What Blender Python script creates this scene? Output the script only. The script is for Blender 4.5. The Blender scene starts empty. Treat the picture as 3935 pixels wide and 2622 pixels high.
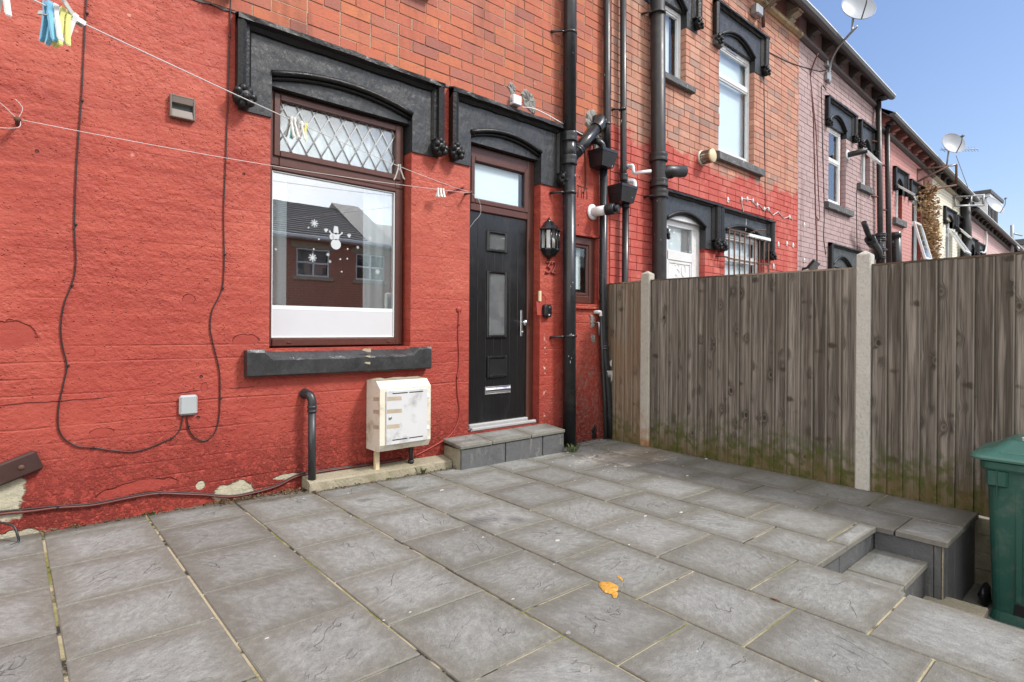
import bpy, bmesh, math, random
from mathutils import Vector, Matrix
R = math.radians
random.seed(7)
SC = bpy.context.scene
COL = SC.collection

# ------------------------------------------------------------------ camera
CAM_H = 1.19
TH = math.atan2(4440 - 1967.5, 2190)
ROLL = 0.0068
fw = Vector((math.cos(TH), math.sin(TH), 0))
rt = Vector((math.sin(TH), -math.cos(TH), 0))
up = Vector((0, 0, 1))
ax = rt * math.cos(ROLL) + up * math.sin(ROLL)
ay = -rt * math.sin(ROLL) + up * math.cos(ROLL)
cd = bpy.data.cameras.new('camera')
cam = bpy.data.objects.new('camera', cd)
COL.objects.link(cam)
m = Matrix.Identity(4)
for i in range(3):
    m[i][0] = ax[i]; m[i][1] = ay[i]; m[i][2] = -fw[i]
m[0][3], m[1][3], m[2][3] = 0, 0, CAM_H
cam.matrix_world = m
cd.sensor_width = 36
cd.lens = 2190 / 3935 * 36
cd.shift_y = -48 / 3935
cd.clip_start = 0.05
cd.clip_end = 2000
SC.camera = cam

# ------------------------------------------------------------------ world, sun, exposure
SUN_DIR = Vector((0.42, -0.62, 0.78)).normalized()       # towards the sun
w = bpy.data.worlds.new('World'); SC.world = w; w.use_nodes = True
nt = w.node_tree; nt.nodes.clear()
out = nt.nodes.new('ShaderNodeOutputWorld'); bg = nt.nodes.new('ShaderNodeBackground')
sky = nt.nodes.new('ShaderNodeTexSky'); sky.sky_type = 'NISHITA'; sky.sun_disc = False
sky.sun_elevation = math.asin(SUN_DIR.z)
sky.sun_rotation = math.atan2(SUN_DIR.x, SUN_DIR.y)
sky.air_density = 1.3; sky.dust_density = 0.9; sky.ozone_density = 2.0
# a broken white cloud bank, turned and brightened as unseen fill light, fills the half of the sky behind the camera (the window panes mirror it)
tc = nt.nodes.new('ShaderNodeTexCoord'); sep = nt.nodes.new('ShaderNodeSeparateXYZ')
nt.links.new(tc.outputs['Generated'], sep.inputs[0])
no = nt.nodes.new('ShaderNodeTexNoise'); no.inputs['Scale'].default_value = 2.2; no.inputs['Detail'].default_value = 7
nt.links.new(tc.outputs['Generated'], no.inputs['Vector'])
ma = nt.nodes.new('ShaderNodeMath'); ma.operation = 'MULTIPLY_ADD'
dt = nt.nodes.new('ShaderNodeVectorMath'); dt.operation = 'DOT_PRODUCT'; dt.inputs[1].default_value = (-.85, -.52, 0)
nt.links.new(tc.outputs['Generated'], dt.inputs[0])
nt.links.new(dt.outputs['Value'], ma.inputs[0]); ma.inputs[1].default_value = 0.75
nt.links.new(no.outputs['Fac'], ma.inputs[2])
mp = nt.nodes.new('ShaderNodeMapRange'); mp.inputs['From Min'].default_value = 0.36; mp.inputs['From Max'].default_value = 0.78
nt.links.new(ma.outputs[0], mp.inputs['Value'])
mx = nt.nodes.new('ShaderNodeMix'); mx.data_type = 'RGBA'
nt.links.new(mp.outputs[0], mx.inputs['Factor'])
gn = nt.nodes.new('ShaderNodeVectorMath'); gn.operation = 'MULTIPLY'; gn.inputs[1].default_value = (1.17, 1.19, 1.38)
nt.links.new(sky.outputs[0], gn.inputs[0]); nt.links.new(gn.outputs[0], mx.inputs['A'])
CLOUD = 16.0
cn = nt.nodes.new('ShaderNodeMix'); cn.data_type = 'RGBA'
cn.inputs['A'].default_value = (CLOUD * .90, CLOUD * .895, CLOUD * .89, 1); cn.inputs['B'].default_value = (CLOUD * 1.10, CLOUD * 1.08, CLOUD * 1.05, 1)
nt.links.new(no.outputs['Fac'], cn.inputs['Factor'])
nt.links.new(cn.outputs['Result'], mx.inputs['B'])
nt.links.new(mx.outputs['Result'], bg.inputs['Color'])
bg.inputs['Strength'].default_value = 0.065
nt.links.new(bg.outputs[0], out.inputs['Surface'])
sd = bpy.data.lights.new('sun', 'SUN'); sd.energy = 2.1; sd.angle = R(11); sd.color = (1, .96, .9)
sun = bpy.data.objects.new('sun', sd); COL.objects.link(sun)
sun.rotation_euler = SUN_DIR.to_track_quat('Z', 'Y').to_euler()
SC.view_settings.view_transform = 'Standard'; SC.view_settings.look = 'None'
SC.view_settings.exposure = 0.92; SC.view_settings.gamma = 1; SC.view_settings.use_curve_mapping = False
SC.cycles.max_bounces = 6; SC.cycles.transparent_max_bounces = 12
SC.cycles.use_denoising = True

# ------------------------------------------------------------------ helpers: objects
WL = {}
def tag(o, label=None, cat=None, group=None, kind=None):
    if label: o['label'] = label
    if cat: o['category'] = cat
    if group: o['group'] = group
    if kind: o['kind'] = kind
    return o
def thing(name, loc, label, cat, group=None):
    o = bpy.data.objects.new(name, None); COL.objects.link(o)
    o.empty_display_size = .1
    o.location = loc; WL[o] = Vector(loc)
    return tag(o, label, cat, group)
class MB:
    def __init__(s): s.v = []; s.f = []; s.sm = []; s.mi = []
    def add(s, vs, fs, smooth=False, mi=0):
        b = len(s.v); s.v += [tuple(p) for p in vs]
        for f in fs: s.f.append([b + i for i in f]); s.sm.append(smooth); s.mi.append(mi)
        return s
    def box(s, x0, x1, y0, y1, z0, z1, ch=0, mi=0):
        if x1 < x0: x0, x1 = x1, x0
        if y1 < y0: y0, y1 = y1, y0
        if z1 < z0: z0, z1 = z1, z0
        if ch <= 0:
            return s.add([(x0,y0,z0),(x1,y0,z0),(x1,y1,z0),(x0,y1,z0),(x0,y0,z1),(x1,y0,z1),(x1,y1,z1),(x0,y1,z1)],
                         [(0,3,2,1),(4,5,6,7),(0,1,5,4),(1,2,6,5),(2,3,7,6),(3,0,4,7)], mi=mi)
        c = min(ch, (x1-x0)*.45, (y1-y0)*.45, (z1-z0)*.45)
        vs = []; idx = {}
        for sx, X in ((0,x0),(1,x1)):
            for sy, Y in ((0,y0),(1,y1)):
                for sz, Zz in ((0,z0),(1,z1)):
                    ix, iy, iz = X+(c if sx==0 else -c), Y+(c if sy==0 else -c), Zz+(c if sz==0 else -c)
                    for a, p in (('x',(X,iy,iz)),('y',(ix,Y,iz)),('z',(ix,iy,Zz))):
                        idx[(sx,sy,sz,a)] = len(vs); vs.append(p)
        g = lambda *k: idx[k]
        fs = []
        for q in (0,1):
            fs.append([g(q,0,0,'x'),g(q,1,0,'x'),g(q,1,1,'x'),g(q,0,1,'x')] if q else [g(q,0,0,'x'),g(q,0,1,'x'),g(q,1,1,'x'),g(q,1,0,'x')])
            fs.append([g(0,q,0,'y'),g(0,q,1,'y'),g(1,q,1,'y'),g(1,q,0,'y')] if q else [g(0,q,0,'y'),g(1,q,0,'y'),g(1,q,1,'y'),g(0,q,1,'y')])
            fs.append([g(0,0,q,'z'),g(1,0,q,'z'),g(1,1,q,'z'),g(0,1,q,'z')] if q else [g(0,0,q,'z'),g(0,1,q,'z'),g(1,1,q,'z'),g(1,0,q,'z')])
        for a in (0,1):
            for b in (0,1):
                fs.append([g(a,b,0,'x'),g(a,b,1,'x'),g(a,b,1,'y'),g(a,b,0,'y')])
                fs.append([g(a,0,b,'x'),g(a,1,b,'x'),g(a,1,b,'z'),g(a,0,b,'z')])
                fs.append([g(0,a,b,'y'),g(1,a,b,'y'),g(1,a,b,'z'),g(0,a,b,'z')])
        for k in [(a,b,d) for a in (0,1) for b in (0,1) for d in (0,1)]:
            fs.append([g(*k,'x'),g(*k,'y'),g(*k,'z')])
        return s.add(vs, fs, mi=mi)
    def prism(s, poly, axis, a, b, mi=0, smooth=False):
        # poly = list of 2d points in the plane across axis ('x': (y,z), 'y': (x,z), 'z': (x,y))
        n = len(poly)
        def P(p, t): return {'x': (t,p[0],p[1]), 'y': (p[0],t,p[1]), 'z': (p[0],p[1],t)}[axis]
        vs = [P(p,a) for p in poly] + [P(p,b) for p in poly]
        s.add(vs, [list(range(n))[::-1], list(range(n, 2*n))], mi=mi)
        b0 = len(s.v) - 2*n
        for i in range(n):
            s.f.append([b0+i, b0+(i+1)%n, b0+n+(i+1)%n, b0+n+i]); s.sm.append(smooth); s.mi.append(mi)
        return s
    def tube(s, pts, r, n=10, cap=True, mi=0, closed=False):
        pts = [Vector(p) for p in pts]; rings = []
        rr = r if isinstance(r, (list, tuple)) else [r]*len(pts)
        prev = None
        for i, p in enumerate(pts):
            if closed: t = pts[(i+1) % len(pts)] - pts[i-1]
            else: t = (pts[min(i+1,len(pts)-1)] - pts[max(i-1,0)])
            t.normalize()
            if prev is None:
                a = Vector((0,0,1)) if abs(t.z) < .9 else Vector((1,0,0))
                u = t.cross(a).normalized()
            else:
                u = (prev - t * prev.dot(t)).normalized()
            prev = u; v = t.cross(u)
            rings.append([p + (u*math.cos(2*math.pi*k/n) + v*math.sin(2*math.pi*k/n))*rr[i] for k in range(n)])
        vs = [q for rg in rings for q in rg]; fs = []
        L = len(pts)
        for i in range(L if closed else L-1):
            for k in range(n):
                a0, a1 = i*n+k, i*n+(k+1)%n; j = ((i+1) % L)
                fs.append([a0, a1, j*n+(k+1)%n, j*n+k])
        s.add(vs, fs, True, mi)
        if cap and not closed:
            b = len(s.v) - len(vs)
            s.f.append([b+k for k in range(n)][::-1]); s.sm.append(False); s.mi.append(mi)
            s.f.append([b+(L-1)*n+k for k in range(n)]); s.sm.append(False); s.mi.append(mi)
        return s
    def cyl(s, a, b, r, n=14, r2=None, mi=0): return s.tube([a, b], [r, r if r2 is None else r2], n, True, mi)
    def lathe(s, prof, c, axis='z', n=16, mi=0, smooth=True):
        vs = []; fs = []; c = Vector(c)
        for (r, h) in prof:
            for k in range(n):
                a = 2*math.pi*k/n; p = {'z': (r*math.cos(a), r*math.sin(a), h), 'y': (r*math.cos(a), h, r*math.sin(a)), 'x': (h, r*math.cos(a), r*math.sin(a))}[axis]
                vs.append(c + Vector(p))
        for i in range(len(prof)-1):
            for k in range(n): fs.append([i*n+k, i*n+(k+1)%n, (i+1)*n+(k+1)%n, (i+1)*n+k])
        s.add(vs, fs, smooth, mi)
        b = len(s.v) - len(vs)
        if prof[0][0] > 1e-5: s.f.append([b+k for k in range(n)][::-1]); s.sm.append(False); s.mi.append(mi)
        if prof[-1][0] > 1e-5: s.f.append([b+(len(prof)-1)*n+k for k in range(n)]); s.sm.append(False); s.mi.append(mi)
        return s
    def ball(s, c, r, n=12, sq=(1,1,1), mi=0, jit=0):
        prof = [(max(1e-6, math.sin(math.pi*i/8)), -math.cos(math.pi*i/8)) for i in range(9)]
        b0 = len(s.v); s.lathe(prof, (0,0,0), 'z', n, mi)
        for i in range(b0, len(s.v)):
            p = s.v[i]; j = 1 + random.uniform(-jit, jit)
            s.v[i] = (c[0]+p[0]*r*sq[0]*j, c[1]+p[1]*r*sq[1]*j, c[2]+p[2]*r*sq[2]*j)
        return s
    def xf(s, M, start=0):
        for i in range(start, len(s.v)): s.v[i] = tuple(M @ Vector(s.v[i]))
        return s
    def build(s, name, mat, parent=None, loc=None, fix=True):
        me = bpy.data.meshes.new(name)
        base = Vector(loc) if loc is not None else (WL[parent] if parent is not None else Vector((0,0,0)))
        if parent is None and loc is None and s.v:
            n = len(s.v); base = Vector((sum(p[0] for p in s.v)/n, sum(p[1] for p in s.v)/n, min(p[2] for p in s.v)))
        me.from_pydata([tuple(Vector(p)-base) for p in s.v], [], s.f)
        for i, p in enumerate(me.polygons): p.use_smooth = s.sm[i]; p.material_index = s.mi[i]
        ms = mat if isinstance(mat, (list, tuple)) else [mat]
        for q in ms: me.materials.append(q)
        if fix:
            bm = bmesh.new(); bm.from_mesh(me); bmesh.ops.recalc_face_normals(bm, faces=bm.faces); bm.to_mesh(me); bm.free()
        me.update()
        o = bpy.data.objects.new(name, me); COL.objects.link(o)
        WL[o] = base
        if parent is not None:
            o.parent = parent; o.location = base - WL[parent]
        else: o.location = base
        return o
def place(me, name, parent, wloc, rot=None):
    o = bpy.data.objects.new(name, me); COL.objects.link(o); o.parent = parent
    WL[o] = Vector(wloc); o.location = WL[o] - WL[parent]
    if rot: o.rotation_euler = rot
    return o
def copy_tree(o, d, parent=None):
    c = o.copy(); COL.objects.link(c); c.parent = parent
    WL[c] = WL[o] + Vector(d)
    c.location = WL[c] - (WL[parent] if parent is not None else Vector((0,0,0)))
    for ch in [x for x in CH.get(o, o.children)]: copy_tree(ch, d, c)
    return c
CH = {}
def arc(c, r, a0, a1, n, plane='xz', t=0):
    o = []
    for i in range(n+1):
        a = R(a0 + (a1-a0)*i/n); p, q = c[0]+r*math.cos(a), c[1]+r*math.sin(a)
        o.append({'xz': (p,t,q), 'xy': (p,q,t), 'yz': (t,p,q)}[plane])
    return o
def spline(P, k=6):
    P = [Vector(p) for p in P]; o = []
    for i in range(len(P)-1):
        p0, p1, p2, p3 = P[max(i-1,0)], P[i], P[i+1], P[min(i+2,len(P)-1)]
        for j in range(k):
            t = j/k
            o.append(.5*((2*p1) + (p2-p0)*t + (2*p0-5*p1+4*p2-p3)*t*t + (3*p1-p0-3*p2+p3)*t**3))
    o.append(P[-1]); return o
def G(x, y): return .024 - .0146*x + .0087*y           # the paving falls gently away from the wall
YW = 4.05                                              # outer face of the terrace
# ------------------------------------------------------------------ materials
class NT:
    def __init__(s, name, rough=.6, spec=.5, metal=0):
        s.m = bpy.data.materials.new(name); s.m.use_nodes = True; s.t = s.m.node_tree
        s.b = s.t.nodes['Principled BSDF']; s.o = s.t.nodes['Material Output']
        s.b.inputs['Roughness'].default_value = rough; s.b.inputs['Metallic'].default_value = metal
        s.b.inputs['Specular IOR Level'].default_value = spec
        s._pos = None
    def set(s, sock, v):
        if v is None: return
        if hasattr(v, 'links') or isinstance(v, bpy.types.NodeSocket): s.t.links.new(v, sock)
        else:
            if isinstance(v, (tuple, list)) and len(v) == 3 and sock.type == 'RGBA': v = (*v, 1)
            sock.default_value = v
    def n(s, ty, props=None, **inp):
        nd = s.t.nodes.new('ShaderNode' + ty)
        for k, v in (props or {}).items(): setattr(nd, k, v)
        for k, v in inp.items():
            s.set(nd.inputs[int(k[1:]) if k[0] == 'i' and k[1:].isdigit() else k.replace('_', ' ')], v)
        return nd
    def pos(s):
        if s._pos is None: s._pos = s.n('NewGeometry').outputs['Position']
        return s._pos
    def objc(s, which='Object'): return s.n('TexCoord').outputs[which]
    def sep(s, v): return s.n('SeparateXYZ', None, i0=v).outputs
    def comb(s, x, y, z): return s.n('CombineXYZ', None, i0=x, i1=y, i2=z).outputs[0]
    def vm(s, op, a, b=None):
        nd = s.n('VectorMath', {'operation': op}, i0=a, i1=b); return nd.outputs['Value' if op in ('LENGTH','DISTANCE','DOT_PRODUCT') else 'Vector']
    def ma(s, op, a, b=None, c=None): return s.n('Math', {'operation': op}, i0=a, i1=b, i2=c).outputs[0]
    def noise(s, scale, detail=4, vec=None, rough=.5, dist=0): return s.n('TexNoise', None, Vector=s.pos() if vec is None else vec, Scale=scale, Detail=detail, Roughness=rough, Distortion=dist).outputs['Fac']
    def noisec(s, scale, detail=2, vec=None): return s.n('TexNoise', None, Vector=s.pos() if vec is None else vec, Scale=scale, Detail=detail).outputs['Color']
    def mr(s, v, a, b, c=0., d=1., smooth=False):
        nd = s.n('MapRange', {'interpolation_type': 'SMOOTHSTEP' if smooth else 'LINEAR'}, Value=v)
        for k, q in zip(('From Min','From Max','To Min','To Max'), (a,b,c,d)): nd.inputs[k].default_value = q
        return nd.outputs[0]
    def mix(s, f, a, b, blend='MIX'):
        nd = s.n('Mix', {'data_type': 'RGBA', 'blend_type': blend}); s.set(nd.inputs[0], f); s.set(nd.inputs[6], a); s.set(nd.inputs[7], b); return nd.outputs[2]
    def ramp(s, f, stops, interp='LINEAR'):
        nd = s.n('ValToRGB', None, Fac=f); cr = nd.color_ramp; cr.interpolation = interp
        while len(cr.elements) < len(stops): cr.elements.new(.5)
        for e, (p, c) in zip(cr.elements, stops): e.position = p; e.color = (*c, 1)
        return nd.outputs[0]
    def scalev(s, v, x, y, z): return s.vm('MULTIPLY', v, (x, y, z))
    def bump(s, h, dist=.005, strength=1, normal=None):
        nd = s.n('Bump', None, Height=h); nd.inputs['Distance'].default_value = dist; nd.inputs['Strength'].default_value = strength
        if normal is not None: s.set(nd.inputs['Normal'], normal)
        return nd.outputs[0]
    def ell(s, cx, cz, rx, rz, edge=.25, wob=.5, ns=9, axes='xz'):
        p = s.vm('SUBTRACT', s.pos(), (cx, 0, cz) if axes == 'xz' else (cx, cz, 0))
        p = s.scalev(p, 1/rx, 0, 1/rz) if axes == 'xz' else s.scalev(p, 1/rx, 1/rz, 0)
        d = s.ma('ADD', s.vm('LENGTH', p), s.ma('MULTIPLY', s.ma('SUBTRACT', s.noise(ns, 5), .5), wob*2))
        return s.mr(d, 1-edge, 1+edge, 1, 0)
    def rand(s):
        r = s.ma('ADD', s.n('ObjectInfo').outputs['Random'], s.n('NewGeometry').outputs['Random Per Island'])
        return s.ma('FRACT', r)
    def fin(s, color=None, rough=None, normal=None):
        if color is not None: s.set(s.b.inputs['Base Color'], color)
        if rough is not None: s.set(s.b.inputs['Roughness'], rough)
        if normal is not None: s.set(s.b.inputs['Normal'], normal)
        return s.m
MT = {}
def simple(name, col, rough=.5, var=.15, ns=8, bump=0, bs=60, metal=0, spec=.5, dirt=None, dn=3):
    q = NT(name, rough, spec, metal)
    c = q.mix(q.noise(ns, 5), tuple(x*(1-var) for x in col), tuple(min(1,x*(1+var)) for x in col))
    if dirt: c = q.mix(q.mr(q.noise(dn, 8, rough=.65), .52, .72), c, dirt)
    nrm = q.bump(q.noise(bs, 6), bump) if bump else None
    MT[name] = q.fin(c, q.mr(q.noise(ns*2, 4), .2, .8, max(.02, rough-.08), rough+.08), nrm); return MT[name]

# smooth-painted red masonry of the nearest house
def mk_red():
    q = NT('red_masonry_paint', .62, .35)
    z = q.sep(q.pos())[2]
    big = q.noise(1.6, 6, rough=.6); fine = q.noise(34, 5)
    st = q.noise(5, 5, q.scalev(q.pos(), .5, 1, 5))
    c = q.mix(big, (.375, .060, .039), (.275, .040, .028))
    c = q.mix(q.mr(st, .42, .75, 0, .6), c, (.48, .102, .064))
    c = q.mix(q.mr(q.noise(.75, 7, q.vm('ADD', q.pos(), (3,0,9)), .62), .46, .68, 0, .6), c, (.53, .135, .088))   # sun-faded clouds in the coat
    c = q.mix(q.mr(q.noise(2.6, 7, q.scalev(q.pos(), 2.4, 1, .35), .6), .56, .70, 0, .35), c, (.33, .05, .034))   # run marks
    c = q.mix(q.mr(fine, .62, .8, 0, .35), c, (.62, .17, .11))
    c = q.mix(q.mr(q.noise(4.2, 7, rough=.62), .60, .68, 0, .4), c, (.27, .032, .024))          # blotches where damp darkened the paint
    # brick courses ghosting through the paint
    wob = q.ma('ADD', z, q.ma('MULTIPLY', q.ma('SUBTRACT', q.noise(3, 3), .5), .02))
    fr = q.ma('PINGPONG', wob, .04475)
    line = q.mr(fr, .0, .009, 1, 0, True)
    gate = q.mr(q.noise(2.1, 5, q.scalev(q.pos(), .5, 1, 3.4), .6), .45, .70)
    line = q.ma('MULTIPLY', line, gate)
    c = q.mix(q.ma('MULTIPLY', line, .30), c, (.24, .03, .022))
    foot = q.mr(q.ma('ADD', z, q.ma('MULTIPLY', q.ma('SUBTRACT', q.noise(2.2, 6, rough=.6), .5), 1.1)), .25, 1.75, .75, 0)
    c = q.mix(foot, c, (.285, .036, .026))                                                     # lower wall painted deeper red to stand in for the dimmer light there
    # older, smoother coat in peeled patches; bare cream render at the foot of the wall; grey cement
    pm = None
    for e in ((-.02,1.14,.13,.075),(.41,.575,.06,.022),(.95,.80,.02,.03),(.62,.225,.16,.035),(.47,.20,.08,.03),(1.20,1.10,.09,.035),(.30,.02,.14,.03),(.74,.60,.03,.014),
              (3.97,1.47,.07,.06),(4.6,1.03,.05,.03),(.86,1.36,.035,.03),(2.30,.92,.02,.015)):
        k = q.ell(*e, edge=.05, wob=.5, ns=14); pm = k if pm is None else q.ma('MAXIMUM', pm, k)
    c = q.mix(q.ma('MULTIPLY', pm, .75), c, (.30, .045, .032))
    cm = None
    for e in ((1.15,.105,.135,.055),(.0,.26,.07,.12),(.02,.05,.15,.035),(.93,.17,.03,.03),(2.75,.06,.06,.03),(1.5,.14,.10,.018),(2.5,.09,.22,.02)):
        k = q.ell(*e, edge=.08, wob=.9, ns=13); cm = k if cm is None else q.ma('MAXIMUM', cm, k)
    c = q.mix(cm, c, q.mix(q.noise(16, 5), (.50, .45, .32), (.36, .345, .27)))
    # scuffed, sooty plaster in the corner by the waste pipe
    sc = q.ma('MULTIPLY', q.ell(4.68, .42, .40, .55, .5, .5, 4), q.mr(q.noise(27, 10, rough=.72), .47, .58))
    c = q.mix(q.ma('MULTIPLY', sc, .62), c, q.mix(q.noise(40, 3), (.46, .30, .26), (.075, .025, .022)))
    wp = q.ell(4.03, .58, .02, .5, .6, .9, 14); c = q.mix(q.ma('MULTIPLY', wp, q.mr(q.noise(24, 6), .58, .64)), c, (.6, .5, .42))
    flk = q.mr(q.noise(62, 2), .755, .775); c = q.mix(q.ma('MULTIPLY', flk, q.mr(z, .0, 1.3, .9, .0)), c, (.62, .45, .36))
    xx = q.sep(q.pos())[0]
    ck = q.ma('ABSOLUTE', q.ma('SUBTRACT', z, q.ma('ADD', q.ma('MULTIPLY', xx, .010), q.ma('ADD', .765, q.ma('MULTIPLY', q.ma('SUBTRACT', q.noise(6, 5), .5), .03)))))
    ck = q.ma('MULTIPLY', q.mr(ck, .0015, .0045, 1, 0), q.ma('MULTIPLY', q.mr(xx, 1.15, 1.3, 1, 0), q.mr(q.noise(3.3, 4), .36, .5)))
    c = q.mix(q.ma('MULTIPLY', ck, .65), c, (.09, .02, .016))
    pv = q.n('TexVoronoi', None, Vector=q.scalev(q.pos(), 1, 0, 1), Scale=7.5); pd = q.ma('ADD', pv.outputs['Distance'], q.ma('MULTIPLY', q.ma('SUBTRACT', q.noise(60, 3), .5), .10))
    pg = q.sep(pv.outputs['Color'])[0]
    pit = q.ma('MULTIPLY', q.mr(pd, .055, .085, 1, 0), q.mr(pg, .80, .81))
    c = q.mix(q.ma('MULTIPLY', pit, .85), c, (.05, .014, .012))
    scf = q.ma('MULTIPLY', q.mr(pd, .05, .10, 1, 0), q.mr(pg, .14, .15, 1, 0)); c = q.mix(q.ma('MULTIPLY', scf, .6), c, (.66, .36, .29))
    lump = q.noise(48, 5, q.scalev(q.pos(), .9, 1, 1.1), .55); mid = q.noise(17, 5, rough=.55)
    peb = q.mr(q.n('TexVoronoi', None, Vector=q.pos(), Scale=60).outputs['Distance'], .0, .34, 1, 0, True)
    peb = q.ma('MULTIPLY', peb, q.mr(q.noise(26, 2), .52, .62))
    crust = q.ma('MULTIPLY', q.mr(q.noise(30, 8, rough=.7), .45, .6), q.mr(z, .15, .65, 1, .0))
    h = q.ma('ADD', q.ma('MULTIPLY', lump, .75), q.ma('MULTIPLY', mid, 1.1))
    h = q.ma('ADD', h, q.ma('MULTIPLY', peb, .75)); h = q.ma('SUBTRACT', h, q.ma('MULTIPLY', line, q.mr(z, .3, 1.8, .75, .24)))
    h = q.ma('ADD', h, q.ma('MULTIPLY', crust, 1.1))
    h = q.ma('MULTIPLY', h, q.mr(q.noise(1.9, 5, rough=.6), .3, .7, .45, 1.15)); h = q.ma('SUBTRACT', h, q.ma('ADD', q.ma('MULTIPLY', ck, .6), pit))
    sm = q.ma('MAXIMUM', pm, cm)
    h = q.ma('MULTIPLY', h, q.mr(sm, 0, 1, 1, .25)); h = q.ma('SUBTRACT', h, q.ma('MULTIPLY', sm, .4))
    MT['red'] = q.fin(c, q.mr(mid, .3, .7, .5, .72), q.bump(h, .012, 1))
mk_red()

def mk_brick(name, stops, paint=None, soot=.35, line=None, rough=.8):
    q = NT(name, rough, .3)
    r = q.rand()
    c = q.ramp(r, stops)
    oc = q.vm('ADD', q.pos(), q.comb(q.ma('MULTIPLY', r, 31.), 0, q.ma('MULTIPLY', r, 17.)))
    c = q.mix(q.mr(q.noise(14, 6, oc, .62), .35, .75, 0, .5), c, stops[-1][1])
    c = q.mix(q.mr(q.noise(60, 4, oc), .6, .75, 0, .45), c, (.12, .05, .035))
    c = q.mix(q.mr(q.noise(1.1, 6, rough=.6), .45, .8, 0, soot), c, (.10, .05, .04))
    st = q.mr(q.noise(2.4, 5, q.scalev(q.pos(), 2.2, 1, .22)), .56, .72, 0, .5)                  # rain streaks
    c = q.mix(st, c, (.13, .055, .04))
    c = q.mix(q.mr(q.noise(8, 6, rough=.6), .68, .74, 0, .5), c, (.55, .42, .34))
    if paint:
        z = q.sep(q.pos())[2]
        lim = q.ma('ADD', z, q.ma('MULTIPLY', q.ma('SUBTRACT', q.noise(2.2, 9, rough=.70), .5), .95))
        pf = q.mr(lim, paint[0]-.05, paint[0]+.03, 1, 0)
        pc = q.mix(q.noise(3.2, 6), paint[1], paint[2])
        pc = q.mix(q.mr(q.noise(2.2, 7, rough=.65), .50, .66, 0, .6), pc, (.56,.21,.17))
        pc = q.mix(q.mr(q.noise(9, 6, rough=.65), .55, .7, 0, .5), pc, tuple(min(1, x*1.5+.03) for x in paint[1]))
        c = q.mix(pf, c, pc)
    h = q.ma('ADD', q.noise(45, 6, oc, .6), q.ma('MULTIPLY', q.noise(9, 3, oc), .8))
    MT[name] = q.fin(c, None, q.bump(h, .004, .8))
BR1 = ((0, (.40,.135,.095)), (.22, (.50,.150,.080)), (.5, (.45,.128,.080)), (.74, (.55,.180,.082)), (.9, (.39,.140,.10)), (1, (.30,.115,.09)))
BR2 = ((0, (.43,.205,.150)), (.25, (.54,.265,.180)), (.5, (.49,.215,.150)), (.75, (.58,.305,.210)), (.92, (.40,.245,.195)), (1, (.30,.19,.155)))
RED2 = (.47, .098, .078); RED3 = (.40, .080, .064)
mk_brick('brick_orange', BR1, None, .25)
mk_brick('brick_weathered', BR2, (3.452, RED2, RED3), .3)
LIL = ((0, (.40,.295,.295)), (.5, (.435,.325,.32)), (1, (.37,.27,.27)))
mk_brick('brick_lilac', LIL, None, .10)
def mk_mortar(name, c0, c1, paint=None, dark=.45):
    q = NT(name, .9, .2)
    c = q.mix(q.noise(20, 5), c0, c1)
    c = q.mix(q.mr(q.noise(2.2, 7, rough=.65), .5, .62, 0, dark), c, (.045, .035, .03))
    if paint:
        z = q.sep(q.pos())[2]; c = q.mix(q.mr(z, paint[0]-.01, paint[0]+.01, 1, 0), c, paint[1])
    MT[name] = q.fin(c, None, q.bump(q.noise(90, 4), .003))
mk_mortar('mortar_buff', (.52,.39,.29), (.36,.25,.18), None, .8)
mk_mortar('mortar_dark', (.20,.145,.12), (.10,.07,.06), (3.452, (.27,.038,.03)), .5)
mk_mortar('mortar_lilac', (.27,.17,.19), (.20,.13,.14), None, .4)
def mk_farwall(name, c0, c1, joint, dark=.15):
    q = NT(name, .8, .3)
    v = q.sep(q.pos()); uv = q.comb(v[0], v[2], 0)
    br = q.n('TexBrick', {'offset': .5, 'squash': 1}, Vector=uv, Scale=1.0)
    for k, x in (('Mortar Size', .006), ('Mortar Smooth', .25), ('Brick Width', .248), ('Row Height', .0895), ('Bias', 0)): br.inputs[k].default_value = x
    c = q.mix(q.noise(2.5, 6), c0, c1)
    c = q.mix(q.mr(q.noise(9, 7, rough=.7), .5, .75, 0, dark), c, tuple(x*.45 for x in c0))
    c = q.mix(q.ma('MULTIPLY', br.outputs['Fac'], .75), c, joint)
    MT[name] = q.fin(c, None, q.bump(q.ma('SUBTRACT', q.noise(30, 4), q.ma('MULTIPLY', br.outputs['Fac'], 1.6)), .006))
mk_farwall('wall_salmon', (.55,.28,.26), (.48,.235,.22), (.36,.17,.16))
mk_farwall('wall_cream', (.80,.77,.66), (.72,.69,.58), (.40,.36,.28), .05)
mk_farwall('wall_pink', (.66,.46,.46), (.58,.40,.40), (.42,.28,.28))
mk_farwall('wall_opposite', (.45,.19,.125), (.37,.15,.10), (.42,.33,.26), .2)
mk_farwall('wall_red_reveal', (.36,.07,.045), (.28,.05,.036), (.2,.04,.03))

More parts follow.
